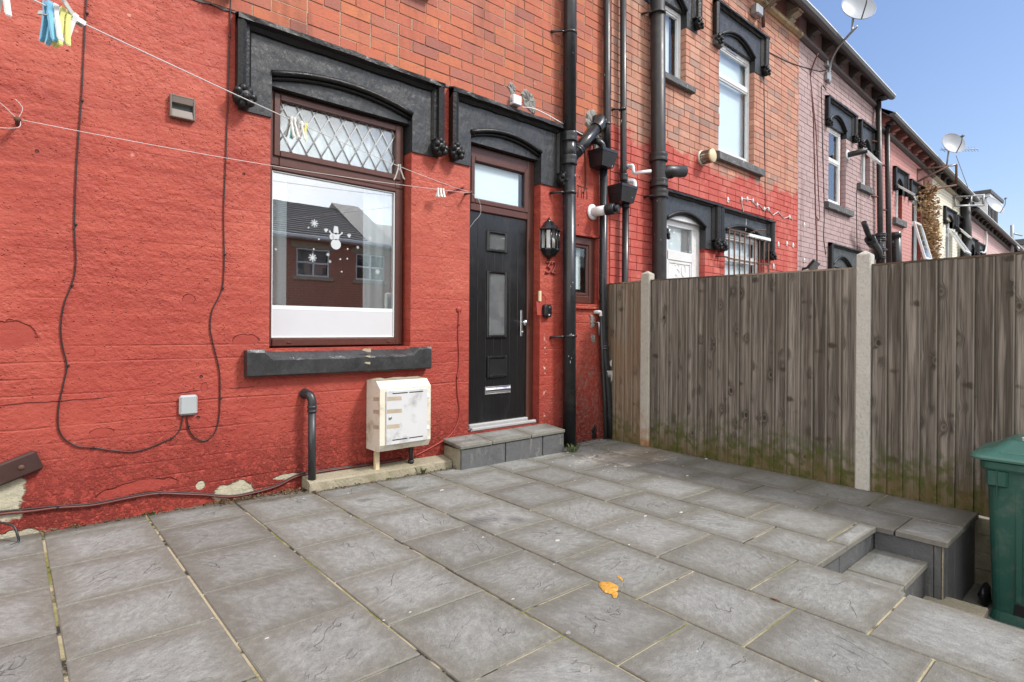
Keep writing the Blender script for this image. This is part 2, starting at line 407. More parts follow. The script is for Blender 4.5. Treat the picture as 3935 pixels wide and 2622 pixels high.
def mk_black_stone():
    q = NT('black_painted_stone', .34, .5)
    c = q.mix(q.noise(7, 6, rough=.65), (.016,.017,.018), (.048,.050,.052))
    c = q.mix(q.mr(q.noise(3.4, 8, rough=.7), .56, .72, 0, .35), c, (.075,.076,.078))
    c = q.mix(q.mr(q.noise(7.3, 9, rough=.7), .745, .755, 0, .9), c, (.42,.33,.19))               # chips down to the sandstone
    v = q.n('TexNoise', None, Vector=q.scalev(q.pos(), 1, 1, .30), Scale=34, Detail=5, Roughness=.6).outputs['Fac']
    h = q.ma('ADD', v, q.ma('MULTIPLY', q.noise(11, 4), .8))
    MT['black_stone'] = q.fin(c, q.mr(q.noise(13, 4), .3, .7, .22, .46), q.bump(h, .0085, .9))
mk_black_stone()
def mk_black_mould():
    q = NT('black_gloss_moulding', .36, .35)
    c = q.mix(q.noise(9, 6), (.005,.005,.0055), (.014,.0135,.0135))
    c = q.mix(q.mr(q.noise(9, 9, rough=.72), .66, .72, 0, .8), c, (.22,.19,.14))
    MT['black_mould'] = q.fin(c, q.mr(q.noise(18, 4), .3, .7, .30, .55), q.bump(q.noise(40, 5), .006, .8))
mk_black_mould()
def mk_grey_stone():
    q = NT('weathered_sill_stone', .7, .4)
    c = q.mix(q.noise(9, 8, rough=.7), (.035,.037,.042), (.17,.17,.17))
    c = q.mix(q.mr(q.noise(15, 8, rough=.7), .58, .66), c, (.32,.31,.28))
    MT['grey_stone'] = q.fin(c, None, q.bump(q.noise(35, 6), .008))
mk_grey_stone()
def mk_slab():
    q = NT('riven_paving_stone', .72, .35)
    gen = q.objc('Generated'); g = q.sep(gen)
    e = q.ma('MINIMUM', q.ma('MINIMUM', g[0], q.ma('SUBTRACT', 1., g[0])), q.ma('MINIMUM', g[1], q.ma('SUBTRACT', 1., g[1])))
    r = q.n('ObjectInfo').outputs['Random']
    off = q.vm('ADD', q.pos(), q.comb(q.ma('MULTIPLY', r, 37.), q.ma('MULTIPLY', r, 91.), 0))
    ew = q.ma('ADD', e, q.ma('MULTIPLY', q.ma('SUBTRACT', q.noise(7, 5, off), .5), .20))
    core = q.mr(ew, .03, .27, 0, 1, True)
    cc = q.mix(q.noise(5, 7, off, .65), (.308,.316,.304), (.212,.217,.210))
    ec = q.mix(q.noise(9, 6, off, .6), (.200,.196,.170), (.150,.147,.128))
    c = q.mix(core, ec, cc)
    c = q.mix(q.mr(q.noise(1.7, 6, rough=.62), .5, .78, 0, .35), c, (.16,.148,.13))
    c = q.mix(1.0, c, q.ramp(q.ma('FRACT', q.ma('MULTIPLY', r, 7.31)), ((0, (.84,.83,.82)), (.5, (1,1,.99)), (1, (1.13,1.13,1.14)))), 'MULTIPLY')
    vo = q.n('TexVoronoi', None, Vector=q.pos(), Scale=120)
    sp = q.ma('MULTIPLY', q.mr(vo.outputs['Distance'], .10, .16, 1, 0), q.mr(q.sep(vo.outputs['Color'])[0], .52, .56))
    c = q.mix(q.ma('MULTIPLY', sp, .75), c, (.46,.45,.42))
    c = q.mix(q.mr(q.noise(150, 3), .56, .75, 0, .5), c, (.10,.095,.09))
    # riven relief: stepped ledges drawn out along a per-slab direction
    a = q.ma('MULTIPLY', r, 6.28)
    rv = q.n('VectorRotate', {'rotation_type': 'Z_AXIS'}, Vector=off, Angle=a).outputs[0]
    lf = q.noise(2.6, 4, q.scalev(rv, 1, 2.2, 1), .5, .4)
    led = q.ma('PINGPONG', q.ma('MULTIPLY', lf, 8.0), 1.0)
    step = q.mr(led, .0, .07, 1, 0, True)
    steps = q.ma('FLOOR', q.ma('MULTIPLY', lf, 5.0))
    gate = q.ma('MULTIPLY', core, q.mr(q.noise(5.0, 4, off), .46, .62))
    crack = q.ma('MULTIPLY', step, gate)
    c = q.mix(q.ma('MULTIPLY', crack, .36), c, (.085,.083,.082))
    # spilt plaster near the back corner, soot marks
    for ex in ((4.25,3.42,.42,.13),(4.1,3.1,.10,.05),(4.62,3.05,.20,.06)):
        c = q.mix(q.ma('MULTIPLY', q.ell(*ex, edge=.4, wob=.6, ns=10, axes='xy'), q.mr(q.noise(11, 8, rough=.7), .42, .6, 0, .85)), c, (.60,.585,.55))
    c = q.mix(q.ma('MULTIPLY', q.ell(4.6,3.3,.45,.25, edge=.5, wob=.4, ns=5, axes='xy'), .45), c, (.36,.28,.20))
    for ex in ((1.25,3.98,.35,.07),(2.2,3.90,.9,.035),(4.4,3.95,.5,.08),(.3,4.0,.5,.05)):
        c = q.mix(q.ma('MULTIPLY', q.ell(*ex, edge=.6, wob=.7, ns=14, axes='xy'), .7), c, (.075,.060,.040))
    for ex in ((2.16,2.72,.10,.06),(1.82,3.52,.06,.03),(2.35,2.60,.05,.05),(2.15,3.62,.07,.03)):
        c = q.mix(q.ma('MULTIPLY', q.ell(*ex, edge=.6, wob=.6, ns=12, axes='xy'), .55), c, (.055,.055,.058))
    c = q.mix(q.ma('MULTIPLY', q.mr(q.sep(q.pos())[0], 4.35, 4.95, 0, .5), q.mr(q.noise(6, 5), .4, .6)), c, (.13,.14,.10))
    riv = q.noise(24, 9, q.scalev(rv, 1, 1.5, 1), .70)
    c = q.mix(q.mr(riv, .40, .60, .34, 0), c, (.085,.083,.080)); c = q.mix(q.mr(riv, .56, .72, 0, .18), c, (.40,.395,.385))
    h = q.ma('SUBTRACT', q.ma('MULTIPLY', riv, q.mr(core, 0, 1, .25, .85)), q.ma('MULTIPLY', crack, .55))
    h = q.ma('ADD', h, q.ma('MULTIPLY', q.ma('MULTIPLY', lf, core), .7)); h = q.ma('ADD', h, q.ma('MULTIPLY', q.noise(160, 3), .22))
    MT['slab'] = q.fin(c, q.mr(riv, .3, .7, .6, .8), q.bump(h, .011, 1))
mk_slab()
def mk_bed():
    q = NT('sandy_joint_mortar', .9, .2)
    c = q.mix(q.noise(6, 6), (.42,.37,.25), (.33,.29,.20))
    c = q.mix(q.mr(q.noise(2.3, 5, rough=.6), .48, .60), c, (.17,.165,.045))
    c = q.mix(q.mr(q.noise(3.1, 6, q.vm('ADD', q.pos(), (7,3,0)), .62), .53, .58), c, (.040,.037,.028))
    MT['bed'] = q.fin(c, None, q.bump(q.noise(80, 5), .006))
mk_bed()
def mk_concrete(name, c0, c1, moss=0, rust=None, pits=True):
    q = NT(name, .85, .3)
    c = q.mix(q.noise(12, 7, rough=.65), c0, c1)
    if pits: c = q.mix(q.mr(q.noise(55, 6, q.scalev(q.pos(), 1, 1, .6), .65), .54, .66, 0, .5), c, tuple(x*.45 for x in c0))
    if moss: c = q.mix(q.mr(q.noise(7, 7, rough=.65), .48, .68, 0, moss), c, (.13,.125,.055))
    if rust: c = q.mix(q.ma('MULTIPLY', q.mr(q.sep(q.pos())[2], .02, .42, .9, 0), q.mr(q.noise(9, 5), .38, .6)), c, rust)
    MT[name] = q.fin(c, None, q.bump(q.noise(60, 6), .006))
mk_concrete('concrete_post', (.58,.57,.52), (.43,.42,.38))
mk_concrete('concrete_post_rusty', (.50,.47,.41), (.38,.36,.31), 0, (.30,.13,.035))
mk_concrete('concrete_plinth', (.36,.32,.235), (.25,.225,.165), .55)
mk_concrete('cement_patch', (.34,.335,.32), (.20,.195,.185), .2)
mk_concrete('ground_concrete', (.20,.19,.175), (.15,.145,.13), .35)
mk_concrete('asphalt', (.055,.055,.057), (.04,.04,.042))
def mk_clad():
    q = NT('slate_grey_cladding', .6, .4)
    c = q.mix(q.noise(6, 7, rough=.65), (.070,.073,.078), (.14,.142,.147))
    c = q.mix(q.mr(q.noise(9, 8, q.scalev(q.pos(), 2, 2, .5), .7), .55, .68, 0, .6), c, (.24,.235,.22))
    MT['clad'] = q.fin(c, None, q.bump(q.noise(18, 7, rough=.65), .010))
mk_clad()
def mk_wood(name, c0, c1, warm=0):
    q = NT(name, .82, .25)
    oc = q.objc('Object'); r = q.n('ObjectInfo').outputs['Random']
    v = q.vm('ADD', oc, q.comb(0, q.ma('MULTIPLY', r, 9.), q.ma('MULTIPLY', r, 41.)))
    s3 = q.sep(v); kv = q.comb(0, q.ma('MULTIPLY', s3[1], 9.0), q.ma('MULTIPLY', s3[2], 6.0))
    vo = q.n('TexVoronoi', {'feature': 'F1'}, Vector=kv, Scale=1.0, Randomness=1.0)
    kd = vo.outputs['Distance']; kr = q.sep(vo.outputs['Color'])[0]
    has = q.mr(kr, .64, .68)
    knot = q.ma('MULTIPLY', q.mr(kd, .09, .19, 1, 0, True), has)
    halo = q.ma('MULTIPLY', q.mr(kd, .14, .52, 1, 0, True), has)
    yy = q.ma('ADD', s3[1], q.ma('MULTIPLY', q.ma('MULTIPLY', halo, q.ma('SUBTRACT', q.noise(6, 2, v), .5)), .10))
    yy = q.ma('ADD', yy, q.ma('MULTIPLY', halo, .022))
    gv = q.comb(0, q.ma('MULTIPLY', yy, 1.), q.ma('MULTIPLY', s3[2], .022))
    gr = q.noise(120, 5, gv, .62); gr2 = q.noise(26, 4, q.comb(0, yy, q.ma('MULTIPLY', s3[2], .05)))
    c = q.mix(q.mr(q.ma('FRACT', q.ma('MULTIPLY', r, 5.37)), 0, 1, -.1, 1.1), c0, c1)
    c = q.mix(q.mr(gr, .42, .64, 0, .8), c, tuple(x*.34 for x in c0))
    c = q.mix(q.mr(gr2, .48, .72, 0, .6), c, tuple(min(1, x*1.55) for x in c1))
    c = q.mix(q.ma('MULTIPLY', q.ma('MULTIPLY', halo, q.mr(q.noise(9, 4, v), .22, .50)), .75), c, tuple(x*.30 for x in c0))
    c = q.mix(q.ma('MULTIPLY', knot, q.mr(kr, .64, 1, .15, .75)), c, (.035,.027,.020))
    v2 = q.n('TexVoronoi', None, Vector=q.n('VectorRotate', {'rotation_type': 'X_AXIS'}, Vector=q.comb(0, q.ma('MULTIPLY', s3[1], 7.), q.ma('MULTIPLY', s3[2], 15.)), Angle=.35).outputs[0], Scale=.55)
    sl = q.ma('MULTIPLY', q.mr(q.ma('ADD', v2.outputs['Distance'], q.ma('MULTIPLY', q.ma('SUBTRACT', q.noise(30, 4, v), .5), .25)), .08, .26, 1, 0, True), q.mr(q.sep(v2.outputs['Color'])[1], .60, .64))
    c = q.mix(q.ma('MULTIPLY', sl, .85), c, (.050,.038,.028))                                 # branch scars run across the grain
    c = q.mix(q.ma('MULTIPLY', q.ma('MULTIPLY', q.mr(kd, .10, .17, 0, 1), q.mr(kd, .17, .24, 1, 0)), q.ma('MULTIPLY', has, .5)), c, (.26,.22,.18))
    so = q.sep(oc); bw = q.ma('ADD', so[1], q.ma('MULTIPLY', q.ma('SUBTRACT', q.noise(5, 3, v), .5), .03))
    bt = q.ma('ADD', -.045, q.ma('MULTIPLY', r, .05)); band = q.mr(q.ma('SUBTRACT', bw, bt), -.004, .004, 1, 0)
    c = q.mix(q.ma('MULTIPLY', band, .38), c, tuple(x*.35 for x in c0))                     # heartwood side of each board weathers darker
    c = q.mix(q.ma('MULTIPLY', q.mr(so[1], .026, .040, 0, .85), 1.), c, (.055,.045,.036))           # gap shade painted dark where the next board laps over
    c = q.mix(q.mr(so[1], -.0585, -.0545, .45, 0), c, (.40,.365,.31))                          # painted highlight along the thick sawn edge
    z = q.sep(q.pos())[2]; x = q.sep(q.pos())[1]
    z2 = q.ma('ADD', z, q.ma('MULTIPLY', q.ma('SUBTRACT', q.noise(5, 6, q.scalev(q.pos(), 1, 1, .4), .65), .5), .42))
    c = q.mix(q.mr(z2, .02, .24, .8, 0), c, q.mix(q.noise(14, 5), (.115,.105,.030), (.16,.105,.05)))         # algae and damp at the foot
    c = q.mix(q.ma('MULTIPLY', q.mr(z2, .14, .40, 1, 0), q.mr(q.noise(16, 6), .44, .60, 0, .85)), c, (.070,.085,.018))
    if warm: c = q.mix(q.mr(q.noise(3, 5, q.scalev(q.pos(), 1, 1, .5)), .4, .7, 0, warm), c, (.25,.145,.075))
    h = q.ma('ADD', gr, q.ma('MULTIPLY', gr2, .7)); h = q.ma('ADD', h, q.ma('MULTIPLY', halo, 1.0)); h = q.ma('SUBTRACT', h, q.ma('MULTIPLY', knot, .9))
    MT[name] = q.fin(c, None, q.bump(h, .006, .9))
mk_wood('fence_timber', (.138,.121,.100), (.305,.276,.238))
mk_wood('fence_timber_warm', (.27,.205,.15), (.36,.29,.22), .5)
def mk_pvc(name, c, rough, splat=None):
    q = NT(name, rough, .5)
    k = q.mix(q.noise(6, 6), tuple(x*.8 for x in c), tuple(x*1.3 for x in c))
    if splat: k = q.mix(q.mr(q.noise(26, 2, q.scalev(q.pos(), 1, 1, .45)), .735, .745), k, splat)
    k = q.mix(q.mr(q.noise(5, 7, rough=.7), .55, .75, 0, .35), k, (.10,.09,.085))
    MT[name] = q.fin(k, q.mr(q.noise(9, 5), .3, .7, rough-.07, rough+.12))
mk_pvc('black_pvc', (.016,.017,.020), .30, (.55,.54,.52))
mk_pvc('grey_pvc', (.028,.029,.032), .34)
mk_pvc('cast_iron', (.020,.018,.019), .42, (.30,.28,.26))
mk_pvc('brown_metal', (.045,.020,.017), .40)
simple('brown_upvc', (.085,.030,.022), .36, .25, 25, .0008, 180)
simple('dark_seal', (.015,.014,.014), .5)
simple('grubby_white', (.56,.57,.58), .4, .06, 5, dirt=(.30,.29,.28), dn=7)
simple('white_upvc', (.68,.69,.70), .30, .03, 5, dirt=(.60,.60,.57), dn=2)
simple('white_plastic', (.72,.73,.74), .35, .04)
simple('grey_white_plastic', (.36,.385,.395), .42, .05, 4)
simple('cream_plastic', (.66,.62,.52), .5, .08, 6, dirt=(.35,.28,.18), dn=5)
simple('ivory_paint', (.62,.52,.33), .5, .1)
simple('beige_metal', (.17,.135,.115), .45, .2, 9)
simple('chrome', (.55,.55,.56), .22, .05, metal=1)
simple('aluminium', (.70,.71,.72), .28, .06, metal=1)
simple('brushed_sill', (.36,.365,.37), .38, .12, 14)
simple('satin_steel', (.45,.45,.46), .35, .1, metal=1)
simple('lead_came', (.40,.41,.42), .5, .2, 30)
simple('galvanised', (.36,.37,.38), .45, .2, 12, metal=.6)
simple('rusty_iron', (.10,.045,.028), .75, .4, 20, .002, 60)
simple('cable_red', (.13,.030,.024), .5, .3, 20)
simple('cable_dark', (.024,.013,.013), .45, .3, 20)
simple('cable_black', (.012,.012,.014), .4, .2)
simple('gas_pipe_red', (.34,.05,.036), .55, .2, 9)
simple('line_white', (.62,.60,.58), .5, .1)
simple('paint_black', (.012,.0125,.014), .16, .3, 6)
simple('gutter_grey', (.10,.10,.105), .45, .25, 4)
simple('slate', (.065,.066,.072), .6, .35, 7, .004, 20)
simple('roof_tile', (.17,.155,.145), .7, .3, 5, .004, 30)
simple('soffit_dark', (.10,.085,.09), .6, .25, 3)
simple('buff_moulding', (.42,.30,.16), .6, .25, 5, .004, 20, dirt=(.07,.055,.04), dn=4)
simple('sooty_moulding', (.085,.065,.058), .6, .35, 6, .004, 25)
simple('salmon_moulding', (.50,.22,.19), .6, .2, 5)
simple('bracket_buff', (.42,.36,.28), .7, .25, 8)
simple('digit_red', (.20,.028,.022), .5, .2)
simple('bracket_lilac', (.11,.085,.09), .7, .25, 8)
simple('frieze_lilac', (.60,.40,.40), .7, .15, 6)
simple('green_bin', (.013,.070,.053), .42, .2, 3, .0012, 140, dirt=(.06,.105,.085), dn=9)
simple('green_bin_lid', (.055,.155,.125), .36, .15, 5)
simple('dish_grey', (.33,.355,.40), .4, .05)
simple('dry_leaf', (.42,.28,.15), .8, .5, 40)
simple('vine_stem', (.20,.115,.075), .8, .4, 30)
simple('weed_green', (.075,.105,.028), .7, .4, 30)
simple('dead_leaf', (.12,.07,.035), .8, .5, 30)
simple('litter_white', (.50,.49,.46), .7, .15, 20)
simple('yellow_paint', (.56,.29,.05), .42, .35, 45, .008, 70, dirt=(.60,.40,.16), dn=55)
simple('peg_blue', (.20,.50,.70), .4, .12); simple('peg_white', (.72,.72,.68), .4, .08)
simple('peg_yellow', (.74,.72,.24), .4, .12); simple('peg_grey', (.36,.35,.32), .45, .1); simple('peg_green', (.20,.50,.42), .4, .1)
simple('net_curtain', (.78,.82,.82), .8, .08, 6); simple('room_wall', (.34,.32,.28), .9, .05); simple('room_dark', (.035,.033,.032), .9, .1)
simple('curtain_white', (.80,.81,.82), .8, .04, 4); simple('sill_inside', (.66,.68,.70), .5, .05)
simple('frosted_film', (.55,.56,.585), .5, .03, 6)
simple('pane_backing', (.075,.075,.073), .8, .9, 60)
simple('sandstone', (.36,.30,.21), .8, .15, 8)
simple('tape_brown', (.42,.35,.26), .35, .3, 14)
simple('timber_raw', (.40,.30,.19), .7, .2, 20)
def mk_door():
    q = NT('black_composite_door', .2, .5)
    v = q.scalev(q.pos(), 1, 1, .05); g = q.noise(130, 5, v, .6)
    c = q.mix(g, (.006,.006,.007), (.017,.017,.018))
    c = q.mix(q.mr(q.noise(3, 6, q.scalev(q.pos(), 2, 1, .8)), .55, .75, 0, .4), c, (.035,.035,.037))
    MT['door_black'] = q.fin(c, q.mr(q.noise(6, 5), .3, .7, .12, .28), q.bump(g, .0018, .9))
mk_door()
def mk_glass(name, base=.22, tint=(.93,.97,.98), bump=0, bs=100, rough=.0):
    m = bpy.data.materials.new(name); m.use_nodes = True; t = m.node_tree; t.nodes.clear()
    o = t.nodes.new('ShaderNodeOutputMaterial'); mxs = t.nodes.new('ShaderNodeMixShader')
    tr = t.nodes.new('ShaderNodeBsdfTransparent'); tr.inputs[0].default_value = (*tint, 1)
    gl = t.nodes.new('ShaderNodeBsdfGlossy'); gl.inputs['Roughness'].default_value = rough; gl.inputs[0].default_value = (.97,.98,1,1)
    lw = t.nodes.new('ShaderNodeLayerWeight'); lw.inputs[0].default_value = .5; p5 = t.nodes.new('ShaderNodeMath'); p5.operation = 'POWER'; p5.inputs[1].default_value = 4.5; t.links.new(lw.outputs['Facing'], p5.inputs[0])
    fr = t.nodes.new('ShaderNodeMath'); fr.operation = 'MULTIPLY'; fr.inputs[1].default_value = .75; t.links.new(p5.outputs[0], fr.inputs[0])
    ad = t.nodes.new('ShaderNodeMath'); ad.operation = 'ADD'; ad.use_clamp = True; ad.inputs[1].default_value = base
    t.links.new(fr.outputs[0], ad.inputs[0]); t.links.new(ad.outputs[0], mxs.inputs[0])
    t.links.new(tr.outputs[0], mxs.inputs[1]); t.links.new(gl.outputs[0], mxs.inputs[2]); t.links.new(mxs.outputs[0], o.inputs[0])
    if bump:
        no = t.nodes.new('ShaderNodeTexNoise'); no.inputs['Scale'].default_value = bs; no.inputs['Detail'].default_value = 2
        ge = t.nodes.new('ShaderNodeNewGeometry'); t.links.new(ge.outputs['Position'], no.inputs['Vector'])
        bp = t.nodes.new('ShaderNodeBump'); bp.inputs['Distance'].default_value = bump; t.links.new(no.outputs[0], bp.inputs['Height'])
        t.links.new(bp.outputs[0], gl.inputs['Normal'])
    MT[name] = m
mk_glass('pane_glass', .38, bump=.00016, bs=4)
mk_glass('pane_leaded', .16, bump=.002, bs=14)
mk_glass('pane_obscure', .16, bump=.020, bs=150)
mk_glass('pane_plain', .06)
mk_glass('lamp_glass', .18, (.9,.9,.86))
MT['film_cloudy'] = NT('cloudy_film', .4).fin((.70,.76,.79))
# ------------------------------------------------------------------ ground, patio
STEP_X0, STEP_X1, WELL_Y, CHEEK_X, END_Y = 3.11, 4.9, 1.145, 4.06, .79
LOW = -.53
b = MB(); b.box(-400, 500, -400, 500, LOW-.5, LOW)
tag(b.build('ground', MT['ground_concrete'], loc=(0,0,LOW)), kind='structure')
b = MB(); b.box(-200, 300, -8.6, -3.6, LOW, LOW+.004)
tag(b.build('road', MT['asphalt'], loc=(0,-6,LOW)), kind='structure')
# solid bed of the raised patio, with the stair well left open
def slab_box(mb, x0, x1, y0, y1, z0, dz, ch=0):
    s = len(mb.v); mb.box(x0, x1, y0, y1, z0, 0, ch)
    for i in range(s, len(mb.v)):
        x, y, z = mb.v[i]
        if z > z0 + 1e-4 or z0 > -.2: mb.v[i] = (x, y, z + G(x, y) + dz)
    return mb
b = MB()
slab_box(b, -3, STEP_X0-.045, -1.3, 4.3, LOW, -.006)
slab_box(b, STEP_X0-.045, 4.975, WELL_Y+.045, 4.3, LOW, -.006)
slab_box(b, CHEEK_X+.045, 4.975, END_Y+.045, WELL_Y+.045, LOW, -.006)
patio = tag(b.build('patio', MT['bed'], loc=(0,0,0), fix=True), kind='structure')
XB = [-2.76, -2.275, -1.79, -1.305, -.82, -.335, .15, .632, 1.12, 1.607, 2.075, 2.55, STEP_X0-.006, 3.545, CHEEK_X-.006, 4.46, 4.955]
PH = [2.46, 2.71, 2.46, 2.71, 2.46, 2.71, 2.46, 2.715, 2.475, 2.715, 2.485, 2.70, 2.515, 2.71, 2.515, 2.30]
PITCH = .488; GAP = .009
def paver(x0, x1, y0, y1):
    if x1-x0 < .02 or y1-y0 < .02: return
    cx, cy = (x0+x1)/2, (y0+y1)/2
    h = .036; mbx = MB(); mbx.box(x0, x1, y0, y1, 0, h, .004)
    # hand-dressed edge: a slight wander of the outline
    for i, p in enumerate(mbx.v):
        mbx.v[i] = (p[0]+random.uniform(-.0012,.0012), p[1]+random.uniform(-.0012,.0012), p[2])
    o = mbx.build('paving_slab', MT['slab'], patio, loc=(cx, cy, G(cx,cy)-h+random.uniform(-.0015,.0015)), fix=False) if False else None
    me_o = MB(); me_o.v = [(p[0]-cx, p[1]-cy, p[2]) for p in mbx.v]; me_o.f = mbx.f; me_o.sm = mbx.sm; me_o.mi = mbx.mi
    me = bpy.data.meshes.new('paving_slab'); me.from_pydata(me_o.v, [], me_o.f); me.materials.append(MT['slab']); me.update()
    place(me, 'paving_slab', patio, (cx, cy, G(cx,cy)-h+random.uniform(-.0012,.0018)),
          (math.atan(.0087)+random.uniform(-.0022,.0022), math.atan(.0146)+random.uniform(-.0022,.0022), 0))
for k in range(len(PH)):
    x0, x1 = XB[k]+.0055, XB[k+1]-.0055
    lo = -1.3
    if XB[k] >= STEP_X0-.1: lo = WELL_Y
    if XB[k] >= CHEEK_X-.1: lo = END_Y
    hi = 4.045
    ys = [PH[k] + PITCH*j for j in range(-9, 5)]
    ys = [y + random.uniform(-.004,.004) for y in ys]
    ys = [lo-GAP/2] + [y for y in ys if lo+.05 < y < hi-.05] + [hi]
    for a, c in zip(ys[:-1], ys[1:]):
        y0, y1 = a+GAP/2, c-GAP/2
        if x1 > 1.62 and x0 < 2.9 and y1 > 3.92: y1 = min(y1, 3.915)        # stops at the plinth
        if x0 > 2.55 and x1 < 4.0 and y1 > 3.87: y1 = min(y1, 4.0)
        paver(x0, x1, y0, y1)
# stair well: cladding slabs on the risers and cheek, two treads
def clad_panel(x0, x1, y0, y1, z0, z1, name='cladding_slab', m='clad'):
    mb = MB().box(x0, x1, y0, y1, z0, z1, .003); c = ((x0+x1)/2, (y0+y1)/2, z0)
    return mb.build(name, MT[m], patio, loc=c)
zt = lambda x, y: G(x, y) - .038
T1, T2 = -.175, -.375
yr = WELL_Y + .022
for x0, x1 in ((STEP_X0+.002, 3.49), (3.495, 3.93), (3.935, CHEEK_X+.02)):
    clad_panel(x0, x1, yr, yr+.022, LOW, zt(x0, yr)-.002)
xc = CHEEK_X + .022
for y0, y1, z0, z1 in ((.86, yr-.002, LOW, zt(xc,1)), (.823, .857, LOW, zt(xc,.84)), (END_Y+.024, .82, LOW, zt(xc,.8))):
    clad_panel(xc, xc+.022, y0, y1, z0, z1, m='clad' if y1-y0 > .034 or y0 > .83 else 'concrete_plinth')
ye = END_Y + .022
for x0, x1 in ((xc+.024, 4.37), (4.374, 4.80), (4.804, 4.960)):
    clad_panel(x0, x1, ye, ye+.02, LOW, zt(x0, ye))
clad_panel(STEP_X0-.04, STEP_X0-.018, -1.3, yr-.002, LOW, zt(STEP_X0, 0))
def tread(x0, x1, y0, y1, z, mat, name='stair_tread'):
    mb = MB().box(x0, x1, y0, y1, z-.034, z, .004)
    return mb.build(name, MT[mat], patio, loc=((x0+x1)/2, (y0+y1)/2, z-.034))
tread(STEP_X0-.014, 3.60, .885, yr-.002, T1, 'slab'); tread(3.606, xc-.003, .885, yr-.002, T1+.002, 'slab')
for x0, x1 in ((STEP_X0-.012, 3.6), (3.604, xc-.004)): clad_panel(x0, x1, .905, .925, LOW, T1-.036)
tread(STEP_X0-.012, xc+.085, .62, .90, T2, 'concrete_plinth')
tread(STEP_X0-.012, xc+.08, .635, .90, T2-.036, 'concrete_plinth')

# ------------------------------------------------------------------ wall helpers
def holed_wall(mb, x0, x1, z0, z1, y, holes, depth=.13, mi=0, mi_rev=None):
    xs = sorted({x0, x1, *[h[0] for h in holes], *[h[1] for h in holes]}); zs = sorted({z0, z1, *[h[2] for h in holes], *[h[3] for h in holes]})
    xs = [x for x in xs if x0 <= x <= x1]; zs = [z for z in zs if z0 <= z <= z1]
    for i in range(len(xs)-1):
        for j in range(len(zs)-1):
            cx, cz = (xs[i]+xs[i+1])/2, (zs[j]+zs[j+1])/2
            if any(h[0] < cx < h[1] and h[2] < cz < h[3] for h in holes): continue
            mb.add([(xs[i],y,zs[j]),(xs[i+1],y,zs[j]),(xs[i+1],y,zs[j+1]),(xs[i],y,zs[j+1])], [(0,1,2,3)], mi=mi)
    mr = mi if mi_rev is None else mi_rev
    for a, c, d, e in holes:
        a2, c2, d2, e2 = max(a,x0), min(c,x1), max(d,z0), min(e,z1)
        if a > x0: mb.add([(a,y,d2),(a,y,e2),(a,y+depth,e2),(a,y+depth,d2)], [(0,1,2,3)], mi=mr)
        if c < x1: mb.add([(c,y,d2),(c,y+depth,d2),(c,y+depth,e2),(c,y,e2)], [(0,1,2,3)], mi=mr)
        if e < z1: mb.add([(a2,y,e),(c2,y,e),(c2,y+depth,e),(a2,y+depth,e)], [(0,1,2,3)], mi=mr)
        if d > z0: mb.add([(a2,y,d),(a2,y+depth,d),(c2,y+depth,d),(c2,y,d)], [(0,1,2,3)], mi=mr)
BL, BH, BJ, CRS = .2425, .0832, .0062, .0895
brick_cache = {}
def brick_mesh(L, mat):
    key = (round(L, 3), mat)
    if key not in brick_cache:
        mb = MB().box(-L/2, L/2, 0, .10, 0, BH, .0022)
        me = bpy.data.meshes.new('brick'); me.from_pydata(mb.v, [], mb.f); me.materials.append(MT[mat]); me.update()
        brick_cache[key] = me
    return brick_cache[key]
def lay_bricks(house, x0, x1, z0, z1, holes, mat, seed, proud=.006, limit=300, clip=None):
    rnd = random.Random(seed); out = []
    nz = int((z1-z0)/CRS)
    for i in range(nz):
        z = z0 + i*CRS; x = x0 - rnd.choice((0, .124)) - (i % 2)*.124
        while x < x1:
            L = BL if rnd.random() > .16 else .119
            segs = [(max(x, x0), min(x+L, x1))]
            for h in holes:
                if z+BH > h[2]+.012 and z < h[3]-.012:
                    ns = []
                    for a, c in segs:
                        if c <= h[0] or a >= h[1]: ns.append((a, c)); continue
                        if a < h[0]: ns.append((a, h[0]))
                        if c > h[1]: ns.append((h[1], c))
                    segs = ns
            for a, c in segs:
                if c-a > .03 and (clip is None or clip(a, c, z)): out.append((a, c, z))
            x += L + BJ
    def dist(t): return (t[0]+t[1])**2*.25 + YW**2 + (t[2]-CAM_H)**2
    def inview(t):
        cx = (t[0]+t[1])/2; p = Vector((cx, YW, t[2]+.04)) - Vector((0,0,CAM_H))
        d = p.dot(fw); 
        if d < .1: return False
        return abs(p.dot(rt)/d) < .93 and -.7 < p.z/d < .60
    vis = sorted([t for t in out if inview(t)], key=dist); rest = [t for t in out if not inview(t)]
    if limit < 300: pass
    ones, mass = vis[:limit], vis[limit:] + rest
    for a, c, z in ones:
        L = max(.03, round((c-a)/.006)*.006)
        place(brick_mesh(L, mat), 'brick', house, ((a+c)/2, YW-proud+rnd.uniform(-.0025,.0025), z+rnd.uniform(-.0012,.0012)),
              (rnd.uniform(-.006,.006), rnd.uniform(-.004,.004), rnd.uniform(-.006,.006)))
    if mass:
        mb = MB()
        for a, c, z in mass:
            p = YW-proud+rnd.uniform(-.0025,.0025); mb.box(a, c, p, p+.09, z, z+BH, .003)
        o = mb.build('brickwork', MT[mat], house, fix=False); o['kind'] = 'stuff'
def arch_pts(x0, x1, zs, rise, n=14):
    o = []
    for i in range(n+1):
        t = i/n; o.append((x0+(x1-x0)*t, zs + rise*4*t*(1-t)))
    return o
